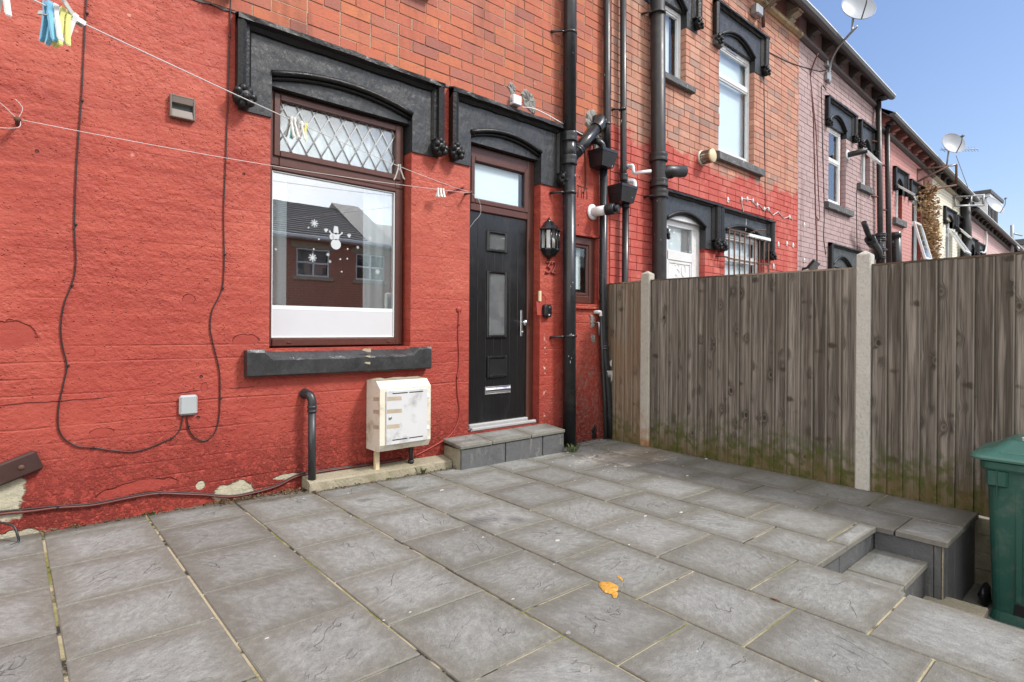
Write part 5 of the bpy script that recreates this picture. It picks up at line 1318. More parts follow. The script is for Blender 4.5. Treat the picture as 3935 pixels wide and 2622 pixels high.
MB().tube([(5.73,3.93,6.2),(5.79,3.93,3.2),(5.815,3.93,2.75),(5.83,3.93,1.2),(5.84,3.93,-.4)], .085, 20).build('pipe', MT['cast_iron'], ip)
for z, x in ((3.23,5.79),(2.93,5.805),(2.80,5.81)): collar(ip, x, 3.93, z, .092, .10, 'cast_iron')
MB().tube([(5.80,3.92,3.04),(5.92,3.87,3.09),(6.14,3.80,3.11)], [.07,.072,.07], 16).build('branch', MT['cast_iron'], ip)
for t in (.3,.42): MB().tube([(5.83+t*.3,3.91-.08*t,3.06+.06*t),(5.845+t*.3,3.907-.08*t,3.063+.06*t)], .08, 14).build('collar', MT['cast_iron'], ip)
for z in (4.93, 2.78): clip(ip, 5.745 if z > 4 else 5.81, 3.93, z, .09, 'cast_iron', -1, .06)
# grey stub by the meter box
gp = thing('waste_pipe', (1.62, 3.96, .1), 'short grey waste pipe with an elbow standing on the plinth left of the meter box', 'pipe', 'pipes on the terrace walls')
MB().tube([(1.622,3.965,.60),(1.625,3.965,.10)], .027, 16).build('pipe', MT['grey_pvc'], gp)
MB().tube(spline([(1.595,YW,.715),(1.60,4.02,.715),(1.612,3.985,.705),(1.622,3.966,.665),(1.622,3.965,.60)], 5), .030, 14).build('elbow', MT['grey_pvc'], gp)
for z in (.625, .595): MB().lathe([(.03,-.008),(.035,-.006),(.035,.006),(.03,.008)], (1.622,3.965,z), 'z', 16).build('collar', MT['grey_pvc'], gp)
MB().tube([(1.597,4.045,.715),(1.598,4.035,.714)], .037, 14).build('wall_ring', MT['grey_pvc'], gp)
# flue of the boiler
fl = thing('boiler_flue', (4.72, YW, 2.44), 'white boiler flue with a black terminal beside the hoppers', 'flue')
fc = Vector((4.735, YW, 2.455)); fd_ = Vector((.30, -.95, .05)).normalized()
MB().lathe([(.085,0),(.085,-.012),(.06,-.018)], (4.735, YW-.002, 2.455), 'y', 22).build('wall_plate', MT['white_plastic'], fl)
MB().tube([fc, fc+fd_*.16], .052, 18).build('flue_tube', MT['white_plastic'], fl)
b = MB().tube([fc+fd_*.155, fc+fd_*.16, fc+fd_*.25, fc+fd_*.255], [.052,.058,.058,.05], 18); b.tube([fc+fd_*.25, fc+fd_*.30], .036, 16)
for k in range(4): b.tube([fc+fd_*(.165+.02*k), fc+fd_*(.172+.02*k)], .0605, 16)
b.build('terminal', MT['cable_black'], fl)

# ------------------------------------------------------------------ things fixed to house 32
mb_ = thing('meter_box', (2.30, 3.8, .26), 'grubby white gas meter box with brown tape standing against the wall on the plinth', 'meter box')
fy = 3.835; mx0, mx1, mz0, mz1 = 2.085, 2.535, .255, .785
MB().prism([(YW-.004,mz0),(fy+.03,mz0),(fy,mz0+.05),(fy,mz1-.055),(fy+.06,mz1),(YW-.004,mz1)], 'x', mx0, mx1-.0).build('casing', MT['cream_plastic'], mb_)
dr = MB().box(2.133, 2.498, fy-.012, fy-.001, .303, .715, .004).build('door', MT['grubby_white'], mb_)
for x0, x1 in ((2.185,2.315),(2.33,2.455)):
    for z in (.335, .688): MB().box(x0, x1, fy-.0135, fy-.0125, z, z+.007).build('vent_slot', MT['cable_black'], dr)
MB().lathe([(.012,0),(.012,-.006),(.008,-.008),(.0,-.008)], (2.165, fy-.012, .51), 'y', 12).build('lock', MT['satin_steel'], dr)
MB().box(2.497, 2.525, fy-.004, fy+.0, .34, .70, .002).build('hinge_strip', MT['cream_plastic'], mb_)
for z in (.635, .385): MB().box(2.492, 2.52, fy-.010, fy+.0, z, z+.03, .002).build('hinge', MT['white_plastic'], mb_)
for z, w_ in ((.64,.125),(.545,.13),(.43,.11)):
    MB().prism([(2.138,z),(2.138+w_,z-.004),(2.138+w_-.004,z+.026),(2.138,z+.03)], 'y', fy-.0128, fy-.0122).build('brown_tape', MT['tape_brown'], dr)
    MB().prism([(fy+.01,z),(fy+.10,z-.006),(fy+.10,z+.022),(fy+.01,z+.028)], 'x', mx0-.0012, mx0-.0004).build('brown_tape', MT['tape_brown'], mb_)
b = MB(); rng = random.Random(2); vs = [(mx0+.005+.44*i/12+0, yy, mz1+.002+(.010+rng.uniform(-.004,.006) if 0 < i < 12 and k == 1 else 0)) for i in range(13) for k, yy in enumerate((YW-.006, 3.97, 3.905))]
b.add(vs, [(i*3+k, i*3+3+k, i*3+4+k, i*3+1+k) for i in range(12) for k in (0,1)]); b.build('dirt_on_top', MT['concrete_plinth'], mb_)
MB().box(2.118, 2.152, 3.955, 3.990, .085, .262, .002).build('leg', MT['ivory_paint'], mb_)
MB().tube([(2.445,3.98,.27),(2.445,3.98,.09)], .017, 12).build('gas_pipe', MT['cast_iron'], mb_)
MB().tube([(2.445,3.98,.10),(2.445,3.98,.125)], .024, 12).build('gas_pipe_socket', MT['cast_iron'], mb_)
# wall lantern
ln = thing('wall_lantern', (4.04, 3.96, 1.9), 'black half-lantern wall lamp between the front door and the soil pipe', 'wall lamp')
lc = Vector((4.062, YW-.01, 2.07)); rr_ = .115
def half(r, z, n=6): return [(lc.x + r*math.cos(math.pi+math.pi*i/n), lc.y + r*.95*math.sin(math.pi+math.pi*i/n), z) for i in range(n+1)]
def halfloft(secs, name, mat):
    vs = []; n = 7
    for r, z in secs: vs += half(r, z)
    fs = [(i*n+k, i*n+k+1, (i+1)*n+k+1, (i+1)*n+k) for i in range(len(secs)-1) for k in range(6)]
    fs += [(i*n, (i+1)*n, (i+1)*n+6, i*n+6) for i in range(len(secs)-1)] + [tuple(range(7))[::-1], tuple((len(secs)-1)*n+k for k in range(7))]
    return MB().add(vs, fs).build(name, MT[mat], ln)
halfloft([(.128,2.168),(.130,2.178),(.112,2.19),(.05,2.262),(.02,2.272),(.016,2.285)], 'cap', 'paint_black')
MB().ball((lc.x, lc.y-.006, 2.292), .013, 8).build('finial', MT['paint_black'], ln)
halfloft([(.004,1.868),(.012,1.885),(.02,1.895),(.07,1.92),(.105,1.962),(.116,1.975),(.116,1.99)], 'base', 'paint_black')
g_ = MB(); 
for i in range(6):
    a, c = half(.103, 0)[i], half(.103, 0)[i+1]; g_.add([(a[0],a[1],1.99),(c[0],c[1],1.99),(c[0],c[1],2.168),(a[0],a[1],2.168)], [(0,1,2,3)])
g_.build('glass', MT['lamp_glass'], ln)
for i in range(7):
    p = half(.108, 0)[i]; MB().tube([(p[0],p[1],1.985),(p[0],p[1],2.17)], .009, 6).build('glazing_bar', MT['paint_black'], ln)
MB().box(lc.x-.115, lc.x+.115, YW-.012, YW-.002, 1.98, 2.18).build('back_plate', MT['white_plastic'], ln)
MB().ball((lc.x, lc.y-.045, 2.06), .03, 10, (1,1,1.3)).build('bulb', MT['white_plastic'], ln)
ks = thing('key_safe', (4.04, YW-.03, 1.36), 'black key safe with a closed shutter on the red pier right of the door', 'key safe')
loft_k = MB(); 
for_pts = lambda s: [(x, z) for x, z in rrect(3.985+s, 4.085-s, 1.305+s, 1.432-s, .025, 3)]
vs = [(x, YW-.001, z) for x, z in for_pts(0)] + [(x, YW-.036, z) for x, z in for_pts(0)] + [(x, YW-.05, z) for x, z in for_pts(.010)]
n = len(for_pts(0)); fs = [(i*n+k, i*n+(k+1)%n, (i+1)*n+(k+1)%n, (i+1)*n+k) for i in (0,1) for k in range(n)] + [tuple(2*n+k for k in range(n))]
MB().add(vs, fs).build('case', MT['cable_black'], ks)
MB().box(4.006, 4.064, YW-.054, YW-.049, 1.345, 1.418, .003).build('shutter', MT['paint_black'], ks)
MB().box(4.028, 4.056, YW-.0555, YW-.0535, 1.395, 1.412, .001).build('label_plate', MT['satin_steel'], ks); MB().box(4.026, 4.044, YW-.0545, YW-.049, 1.322, 1.334, .002).build('catch', MT['white_plastic'], ks)
av = thing('air_vent', (.81, YW-.03, 2.48), 'square brown hooded air vent high on the red wall', 'air vent')
frame_mb(MB(), .742, .880, 2.482, 2.622, YW-.034, YW-.001, .010, .003).build('frame', MT['beige_metal'], av)
MB().prism([(YW-.004,2.612),(YW-.032,2.612),(YW-.026,2.576),(YW-.004,2.57)], 'x', .753, .869).build('hood', MT['beige_metal'], av)
MB().prism([(YW-.004,2.492),(YW-.030,2.492),(YW-.022,2.535),(YW-.006,2.54)], 'x', .753, .869).build('louvre', MT['beige_metal'], av)
MB().box(.753, .869, YW-.005, YW-.002, 2.535, 2.575).build('opening', MT['cable_black'], av)
jb = thing('junction_box', (.855, YW-.02, .63), 'flat square grey-white junction box low on the red wall with two cables', 'junction box')
MB().box(.804, .907, YW-.030, YW-.001, .632, .758, .012).build('lid', MT['grey_white_plastic'], jb)
for x in (.816, .895): MB().lathe([(.004,0),(.004,-.003),(.0,-.003)], (x, YW-.030, .645), 'y', 8).build('screw', MT['satin_steel'], jb)
b2 = thing('junction_box', (3.585, YW-.03, 3.29), 'small cubic white junction box above the door lintel in cracked cement', 'junction box')
MB().box(3.535, 3.638, YW-.062, YW-.002, 3.298, 3.388, .006).build('lid', MT['white_plastic'], b2)
MB().tube([(3.532,YW-.03,3.34),(3.525,YW-.03,3.34)], .018, 10).build('knockout', MT['grey_white_plastic'], b2)
hc = thing('meter_cover', (.06, YW-.02, .34), 'dark brown metal cover plate hanging askew at the left end of the wall', 'cover plate')
b = MB().box(-.14, .14, -.045, 0, -.055, .055, .010); b.xf(Matrix.Translation((.005, YW-.006, .415)) @ Matrix.Rotation(R(-20), 4, 'Y')); b.build('plate', MT['brown_metal'], hc)
b = MB().lathe([(.014,0),(.014,-.003),(0,-.003)], (.06, YW-.052, .433), 'y', 12); b.build('rust_spot', MT['rusty_iron'], hc)
# kerb-lip of little black lamp at the very top edge
fl1 = thing('floodlight', (1.04, YW-.08, 3.36), 'black floodlight on the brickwork at the top edge above the big lintel', 'floodlight')
MB().box(.985, 1.10, YW-.12, YW-.03, 3.345, 3.44, .008).build('housing', MT['cable_black'], fl1); MB().cyl((1.04,YW-.04,3.40),(1.04,YW,3.40), .02, 8).build('bracket', MT['cable_black'], fl1)

# ------------------------------------------------------------------ cables
def cable(name, pts, r, mat, label, k=6, clips=(), y=YW-.008, cat='cable'):
    P = spline([(p[0], p[2] if len(p) > 2 else y, p[1]) for p in pts], k)
    t = thing(name, tuple(P[0]), label, cat, 'cables on the walls'); MB().tube(P, r, 7).build('run', MT[mat], t)
    for (x, z) in clips:
        MB().box(x-.004, x+.011, y-.008, y+.006, z-.005, z+.005, .002).build('cable_clip', MT['cable_black'], t)
    return t
cable('cable', [(.333,3.3),(.327,3.05),(.319,2.8),(.308,2.47),(.296,2.25),(.288,2.08),(.281,1.8),(.283,1.68),(.288,1.58),(.284,1.49),(.268,1.415),(.245,1.34),(.232,1.28),(.224,1.20),(.225,1.13),(.234,1.06),(.251,.965),(.238,.87),(.222,.78),(.214,.70),(.217,.62),(.24,.56),(.30,.507),(.38,.488),(.47,.46),(.56,.44),(.64,.45),(.72,.478),(.78,.505),(.812,.545),(.823,.60),(.824,.64)], .0038, 'cable_dark',
      'dark cable wandering down the left of the red wall into the grey-white junction box', 5, [(.328,2.97),(.308,2.466),(.283,1.76),(.268,1.416),(.253,.965),(.37,.488),(.765,.497)])
cable('cable', [(1.090,3.42),(1.086,3.2),(1.080,2.95),(1.072,2.5),(1.062,2.15),(1.055,1.92),(1.061,1.65),(1.058,1.53),(1.050,1.44),(1.02,1.36),(.993,1.30),(.981,1.23),(.982,1.16),(1.0,1.07),(1.025,.96),(1.038,.88),(1.041,.74),(1.036,.60),(1.015,.51),(.975,.464),(.935,.46),(.89,.49),(.862,.54),(.852,.60),(.851,.64)], .0038, 'cable_dark',
      'dark cable dropping beside the big lintel and looping under the junction box', 5, [(1.081,3.095),(1.064,2.30),(1.060,1.66),(1.050,1.44),(1.041,.72),(.856,.56)])
cable('cable', [(-.3,.21),(-.02,.193),(.10,.182),(.21,.178),(.375,.160),(.55,.168),(.70,.166),(.84,.135),(.95,.110),(1.06,.078),(1.15,.064),(1.30,.070),(1.42,.088),(1.55,.13),(1.75,.135),(2.1,.128),(2.4,.125)], .0075, 'cable_red', 'paired reddish cable running along the foot of the wall to the meter box', 5, [(.21,.178),(.697,.164)], YW-.012)
cable('cable', [(-.3,.222),(-.02,.206),(.10,.196),(.21,.188),(.375,.170),(.55,.178),(.70,.176),(.84,.146),(.95,.119),(1.06,.086),(1.15,.072),(1.30,.080),(1.42,.098),(1.55,.141),(1.75,.144),(2.1,.136),(2.4,.133)], .005, 'cable_dark', 'thinner dark cable strapped above the reddish one along the foot of the wall', 5, (), YW-.014)
cable('cable', [(-.05,.155,3.99),(-.01,.16,3.97),(.03,.14,3.95),(.045,.10,3.93),(.05,.065,3.92),(.03,.055,3.91),(-.03,.05,3.90),(-.1,.05,3.90)], .006, 'cable_black', 'loose loop of black cable on the slabs at the left end of the wall', 6, ())
cable('cable', [(2.962,1.35),(2.958,1.25),(2.955,1.10),(2.965,.98),(2.962,.85),(2.945,.74),(2.955,.60),(2.975,.48),(2.965,.40),(2.92,.31),(2.85,.25),(2.7,.19),(2.52,.135)], .0055, 'gas_pipe_red', 'thin red painted pipe looping from the wall left of the door down to the plinth', 6, [(2.953,1.215),(2.943,.755)])
MB().lathe([(.026,0),(.028,-.008),(.015,-.014),(0,-.014)], (2.962, YW, 1.355), 'y', 12).build('wall_rose', MT['gas_pipe_red'], [o for o in COL.objects if o.get('label','').startswith('thin red painted pipe')][0])
cable('cable', [(3.655,3.30,YW-.03),(3.75,3.292,YW-.10),(3.95,3.285,YW-.09),(4.2,3.268,YW-.06),(4.45,3.26,YW-.02),(4.56,3.25,YW-.01)], .006, 'white_plastic', 'white flex trailing from the cubic junction box along the door lintel', 5, ())
cable('cable', [(4.605,3.17),(4.612,2.98),(4.618,2.80),(4.616,2.70),(4.60,2.66),(4.578,2.645)], .008, 'rusty_iron', 'rusty capped pipe hanging below the slanting soil branch', 5, (), cat='pipe')

# ------------------------------------------------------------------ washing lines, hooks and pegs
def hook(loc, label, rod=(0,-.09,0)):
    h = thing('line_hook', loc, label, 'hook', 'hooks for the washing lines')
    a = Vector(loc); MB().cyl(a, a+Vector(rod), .010, 8).build('rod', MT['rusty_iron'], h); MB().ball(a+Vector(rod), .016, 8).build('knot', MT['rusty_iron'], h)
hook((3.02, YW, 2.372), 'rusty hook left of the door holding both washing lines')
hook((.035, YW, 2.268), 'rusty hook at the left edge of the wall holding the lower washing line')
b = MB().prism([(2.835,2.36),(2.838,2.372),(3.01,2.452),(3.012,2.44)], 'y', YW-.03, YW-.006); tag(b.build('bracket_strip', MT['gas_pipe_red']), 'red painted metal strip sticking out left of the front door', 'bracket')
def unp(u, v, d):
    k = 3935/2353; a_ = (u*k-1967.5)/2190; b_ = -(v*k-1263)/2190
    x = a_*math.cos(ROLL)-b_*math.sin(ROLL); y = b_*math.cos(ROLL)+a_*math.sin(ROLL)
    return Vector((0,0,CAM_H)) + (fw + rt*x + up*y)*d
E1 = Vector((3.02, YW-.09, 2.372)); E0 = unp(30, -22, 1.24)                # the upper line comes forward over the yard
def l1(t):
    p = E1.lerp(E0, t); p.z -= .06*4*t*(1-t)*.55; return p
P1 = [l1(i/40) for i in range(-0, 49)]
t1 = thing('washing_line', tuple(P1[0]), 'upper thin white washing line coming forward from the hook by the door', 'washing line', 'washing lines')
MB().tube(P1, .0017, 6).build('line', MT['line_white'], t1)
A2, B2 = Vector((.035, YW-.09, 2.270)), Vector((3.02, YW-.09, 2.368))
def l2(t): p = A2.lerp(B2, t); p.z -= .035*4*t*(1-t); return p
P2 = [l2(i/30) for i in range(31)]
t2 = thing('washing_line', tuple(P2[0]), 'lower thin white washing line strung along the wall below the upper one', 'washing line', 'washing lines')
MB().tube(P2, .0017, 6).build('line', MT['line_white'], t2)
tail = MB().tube(spline([A2, A2+Vector((.02,-.005,.06)), A2+Vector((-.01,-.01,.10))], 5), .0015, 5); tail.tube(spline([A2+Vector((.012,0,-.005)), A2+Vector((.0,-.02,-.05)), A2+Vector((-.10,-.03,-.075))], 5), .0015, 5)
tail.tube(spline([A2, A2+Vector((-.05,-.005,.05)), A2+Vector((-.10,-.01,.09))], 5), .0015, 5); tail.build('loose_end', MT['line_white'], t2)
tail = MB().tube(spline([B2, B2+Vector((.07,-.02,-.05)), B2+Vector((.10,-.01,-.16)), B2+Vector((.04,0,-.24)), B2+Vector((.0,.02,-.30))], 5), .0014, 5); tail.build('loose_end', MT['line_white'], t2)
def peg(p, axis, colour, label, tilt=0, lean=0, two=None, L=.078, group='clothes pegs on the lines', spread=.10, flip=False):
    t = thing('clothes_peg', tuple(p), label, 'clothes peg', group)
    dirv = Vector(axis).normalized(); side = dirv.cross(Vector((0,0,1))).normalized()
    up_ = Vector((0,0,1)); M3 = Matrix((dirv, side, up_)).transposed().to_4x4()
    M4 = Matrix.Translation(p) @ M3 @ Matrix.Rotation(R(tilt), 4, 'Y') @ Matrix.Rotation(R(lean), 4, 'X')
    if flip: M4 = M4 @ Matrix.Rotation(R(180), 4, 'X')
    for s, cm in ((1, colour), (-1, two or colour)):
        pr = [(s*.0025,.012),(s*.0075,.013),(s*.0085,.006),(s*.0075,-.01),(s*(.010+spread*.06),-L*.62),(s*(.010+spread*.10),-L*.80),(s*(.0085+spread*.1),-L*.84),(s*(.005+spread*.08),-L*.74),(s*(.004+spread*.05),-L*.5),(s*.0022,-.016),(s*.0042,-.004),(s*.0042,.003)]
        b = MB().prism(pr, 'x', -.0055, .0055); b.xf(M4); b.build('jaw', MT['peg_'+cm], t)
    b = MB().tube([(-.006,.006,-.018),(-.006,-.006,-.018),(.006,-.006,-.020),(.006,.006,-.020)], .0016, 5, closed=True); b.xf(M4); b.build('spring', MT['satin_steel'], t)
    return t
d1 = (E0-E1).normalized()
def at_u(u):     # parameter on the upper line whose image column is nearest to u (0..2353)
    best = None
    for i in range(0, 1300):
        p = l1(i/1000); d = p-Vector((0,0,CAM_H)); z = d.dot(fw)
        if z < .05: continue
        U = (1967.5+2190*d.dot(rt)/z)/3935*2353
        if best is None or abs(U-u) < best[0]: best = (abs(U-u), i/1000)
    return l1(best[1])
peg(at_u(4), d1, 'white', 'white peg cut off by the left edge of the picture', 0, 4)
peg(at_u(106), d1, 'blue', 'bright blue peg at the left of the big bunch on the upper line', 4, 3, L=.094)
peg(at_u(120), d1, 'blue', 'pale-tipped blue peg second in the big bunch on the upper line', -6, -8, two='white', L=.098)
peg(at_u(135), d1, 'white', 'white peg with a yellow half in the middle of the big bunch', -8, 4, two='yellow', L=.098)
peg(at_u(148), d1, 'yellow', 'yellow peg hanging lowest in the big bunch on the upper line', -12, -4, L=.098)
peg(at_u(162), d1, 'yellow', 'yellow peg with a white half at the right of the big bunch', -20, 6, two='white', L=.092)
peg(at_u(176), d1, 'grey', 'grey-white peg lying sideways at the right end of the big bunch', -112, 20, two='white', L=.075, spread=.5)
for u, cm, tw, ti, lb in ((664,'grey','white',6,'grey and white peg leftmost of the bunch before the leaded pane'),(671,'green','white',2,'green peg in the bunch before the leaded pane'),(679,'white','grey',-3,'white peg right of the green one before the leaded pane'),(688,'white','white',-8,'plain white peg near the right of the bunch before the leaded pane'),(697,'white','yellow',-16,'white peg with a yellow half rightmost of the bunch before the leaded pane')):
    peg(at_u(u), d1, cm, lb, ti, random.uniform(-6,6), tw, L=.082)
peg(at_u(915), d1, 'white', 'single white peg splayed open in front of the window corner', 0, 0, two='grey', L=.095, spread=.24)
d2v = (B2-A2).normalized()
for t, lb in ((.884,'left white peg of the close trio on the lower line beside the window'),(.893,'middle white peg of the close trio on the lower line'),(.902,'right white peg of the close trio on the lower line')):
    peg(l2(t), d2v, 'white', lb, random.uniform(-5,5), random.uniform(-5,5), L=.075)
# ------------------------------------------------------------------ fittings of the further houses
ef = thing('extractor_vent', (6.95, YW, 3.48), 'round white extractor cowl beside the sill of the half-painted house', 'vent')
MB().lathe([(.10,0),(.10,-.02),(.085,-.03)], (6.95, YW-.002, 3.49), 'y', 18).build('flange', MT['cream_plastic'], ef)
b = MB()
for k in range(14): a = 6.283*k/14; b.box(6.95+.08*math.cos(a)-.007, 6.95+.08*math.cos(a)+.007, YW-.15, YW-.03, 3.49+.08*math.sin(a)-.007, 3.49+.08*math.sin(a)+.007)
b.build('grille_bars', MT['beige_metal'], ef); MB().lathe([(.03,-.03),(.06,-.15),(.088,-.155),(.09,-.175),(.085,-.18),(0,-.18)], (6.95, YW, 3.49), 'y', 18).build('cowl_cap', MT['ivory_paint'], ef)
cable('cable', [(8.70,5.8),(8.76,5.0),(8.80,4.2),(8.82,3.6),(8.84,3.0),(8.86,2.7)], .008, 'cable_dark', 'thin dark cable running down the weathered brick right of the tall white window', 4)
sl = thing('string_lights', (8.05, YW, 3.1), 'drooping string of small white lights along the painted brick above the barred window', 'string lights')
pts = [(8.05,3.12),(8.2,3.135),(8.38,3.15),(8.52,3.09),(8.62,3.12),(8.75,3.06),(8.90,3.11),(9.1,3.02),(9.28,3.10),(9.5,3.02),(9.70,3.08),(9.85,3.04)]
MB().tube([(x, YW-.012, z) for x, z in pts], .006, 5).build('wire', MT['white_plastic'], sl)
MB().tube(spline([(8.05,YW-.012,3.10),(8.12,YW-.012,2.95),(8.20,YW-.014,2.85),(8.19,YW-.014,2.66)], 4), .006, 5).build('wire', MT['white_plastic'], sl)
for x, z in ((8.05,3.11),(8.22,3.14),(8.40,3.14),(8.54,3.10),(8.78,3.07),(8.92,3.09),(9.70,3.07)): MB().ball((x, YW-.02, z), .022, 6, (.8,.7,1.6)).build('bulb', MT['white_plastic'], sl)
for i, (x, z, lb) in enumerate(((9.30,2.58,'left of the row of three'),(9.62,2.62,'middle of the row of three'),(9.86,2.62,'right of the row of three'),(9.13,2.21,'lowest on the painted brick near the fence'),(7.66,3.04,'above the barred window lintel'),(10.31,3.02,'upper one on the lilac brick'),(10.32,2.41,'lower one on the lilac brick'))):
    b = MB().box(x-.022, x+.022, YW-.02, YW-.006, z-.04, z+.04, .006); b.ball((x, YW-.02, z-.005), .014, 6); tag(b.build('adhesive_hook', MT['white_plastic']), 'small white adhesive hook, ' + lb, 'wall hook', 'white hooks on the walls')
sf = thing('solar_floodlight', (10.25, YW-.15, 2.3), 'tilted black solar floodlight peeping over the fence on the lilac wall', 'floodlight')
b = MB().box(-.17, .17, -.02, .02, -.09, .09, .012); b.xf(Matrix.Translation((10.27, YW-.18, 2.295)) @ Matrix.Rotation(R(38), 4, 'X') @ Matrix.Rotation(R(8), 4, 'Y')); b.build('panel_frame', MT['cable_black'], sf)
b = MB().box(-.135, .135, -.024, -.0205, -.07, .07); b.xf(Matrix.Translation((10.27, YW-.18, 2.295)) @ Matrix.Rotation(R(38), 4, 'X') @ Matrix.Rotation(R(8), 4, 'Y')); b.build('solar_cells', MT['pane_plain'], sf)
MB().cyl((10.27, YW, 2.25), (10.27, YW-.16, 2.28), .02, 8).build('arm', MT['cable_black'], sf)
# cables on the lilac house
for i, (pp, lb, mt) in enumerate((
    ([(10.5,6.0,3.9),(10.55,5.7),(10.62,5.3),(10.70,4.9),(10.72,4.5),(10.76,4.1),(10.80,3.5),(10.86,2.9),(10.9,2.3)], 'thickest brown cable bunch running down the lilac wall', 'cable_red'),
    ([(10.56,5.6),(10.68,5.2),(10.80,4.8),(10.86,4.4),(10.93,3.8),(11.0,3.25),(10.92,3.2),(10.85,3.24)], 'middle brown cable on the lilac wall that hooks left at its foot', 'cable_red'),
    ([(11.27,5.62),(11.10,5.66),(11.04,5.55),(11.07,5.2),(11.12,4.6),(11.18,3.9),(11.22,3.3),(11.2,2.9),(11.3,2.6)], 'brown cable beside the tall window of the lilac house', 'cable_dark'),
    ([(12.9,4.05),(12.92,3.6),(12.95,3.1),(12.98,2.6)], 'thin cable under the small sill of the lilac house', 'cable_dark'),
    ([(8.9,5.55),(9.6,5.62),(10.2,5.72),(10.9,5.86),(11.25,5.98)], 'slack cable crossing from the brick house to the dish bracket', 'cable_dark'))):
    cable('cable', pp, .013 if i == 0 else .009, mt, lb, 4)
for i, (x, y_, r_, mt_, par, lb, za, zb_) in enumerate((
    (14.02, 3.95, .055, 'cast_iron', None, 'brown downpipe at the right end of the lilac house', 6.15, 1.0),
    (14.62, 3.95, .055, 'cast_iron', None, 'brown downpipe at the left end of the salmon house', 5.75, 1.0),
    (22.45, 3.93, .13, 'cast_iron', None, 'thick grey downpipe at the right end of the cream house', 5.3, 3.4))):
    t = thing('downpipe', (x, y_, zb_), lb, 'drainpipe', 'pipes on the terrace walls')
    pts = [(x-.10, y_, za), (x+.04, y_, (za+zb_)/2+.4), (x+.2 if i < 2 else x+.05, y_, zb_)]
    if i == 2: pts = [(x-.25, y_, za), (x+.05, y_, 4.1), (x+.05, y_, 3.95), (x-.15, y_, 3.75), (x-.15, y_, 2.6)]
    MB().tube(pts, r_, 12).build('pipe', MT[mt_], t)
    for z in ((za-.9, (za+zb_)/2+.5, 3.0) if i < 2 else (4.6,)):
        f = (za-z)/(za-zb_); MB().tube([(x-.02+.1*f-.22, YW, z), (x-.05+.2*f, y_, z)], .02, 6).build('pipe_clip', MT['rusty_iron'], t)
    if i < 2: MB().box(x-.22, x+.02, y_-.16, y_+.08, za-.03, za+.16, .02).build('hopper_head', MT['cast_iron'], t)
t = thing('soil_pipe', (13.95, 3.9, 2.0), 'black soil pipe with a swept bend on the lilac house above the fence', 'drainpipe', 'pipes on the terrace walls')
MB().tube([(13.93,3.9,3.28),(13.95,3.9,2.9),(14.0,3.9,1.5)], .085, 14).build('pipe', MT['black_pvc'], t)
for z in (3.24, 3.14, 2.92, 2.76): collar(t, 13.945, 3.9, z, .09, .07)
MB().tube(spline([(13.25,3.85,2.99),(13.45,3.85,2.94),(13.7,3.87,2.86),(13.85,3.9,2.80),(13.94,3.9,2.76)], 4), .078, 12).build('bend', MT['black_pvc'], t)
MB().tube([(12.70,3.84,3.34),(13.12,3.85,3.03)], .052, 12).build('branch', MT['black_pvc'], t)
MB().tube([(13.08,3.85,3.06),(13.27,3.85,2.98)], .10, 12).build('collar', MT['black_pvc'], t)
t = thing('soil_pipe', (15.05, 3.9, 2.0), 'short open-topped black stub pipe on the salmon house above the fence', 'drainpipe', 'pipes on the terrace walls')
MB().tube([(15.0,3.9,3.42),(15.3,3.9,1.8)], .10, 14).build('pipe', MT['black_pvc'], t); MB().tube([(14.998,3.9,3.43),(15.02,3.9,3.30)], .112, 14).build('collar', MT['black_pvc'], t)
t = thing('wall_flue', (12.5, 3.9, 4.65), 'stubby dark flue beside the small window of the lilac house', 'flue')
MB().lathe([(.10,0),(.10,-.02)], (12.4, YW, 4.66), 'y', 14).build('wall_plate', MT['white_plastic'], t); MB().tube([(12.4,YW,4.66),(12.5,YW-.32,4.70)], .055, 12).build('flue_tube', MT['cast_iron'], t)
t = thing('meter_cabinet', (19.0, YW, 3.8), 'small cream cabinet on the wall beside the withered creeper', 'cabinet')
MB().box(18.86, 19.22, YW-.16, YW, 3.76, 4.12, .02).build('case', MT['ivory_paint'], t)
# iron bracket by the eaves of the half-painted house
t = thing('iron_bracket', (8.45, YW-.1, 6.0), 'dark iron wall bracket with a white insulator under the eaves of the half-painted house', 'bracket')
MB().tube([(8.62,YW-.06,5.82),(8.60,YW-.06,6.05),(8.72,YW-.18,6.2),(8.95,YW-.42,6.36),(9.3,YW-.7,6.5)], .028, 8).build('arm', MT['rusty_iron'], t); MB().box(8.30, 8.50, YW-.12, YW, 5.90, 6.06, .02).build('insulator', MT['galvanised'], t)

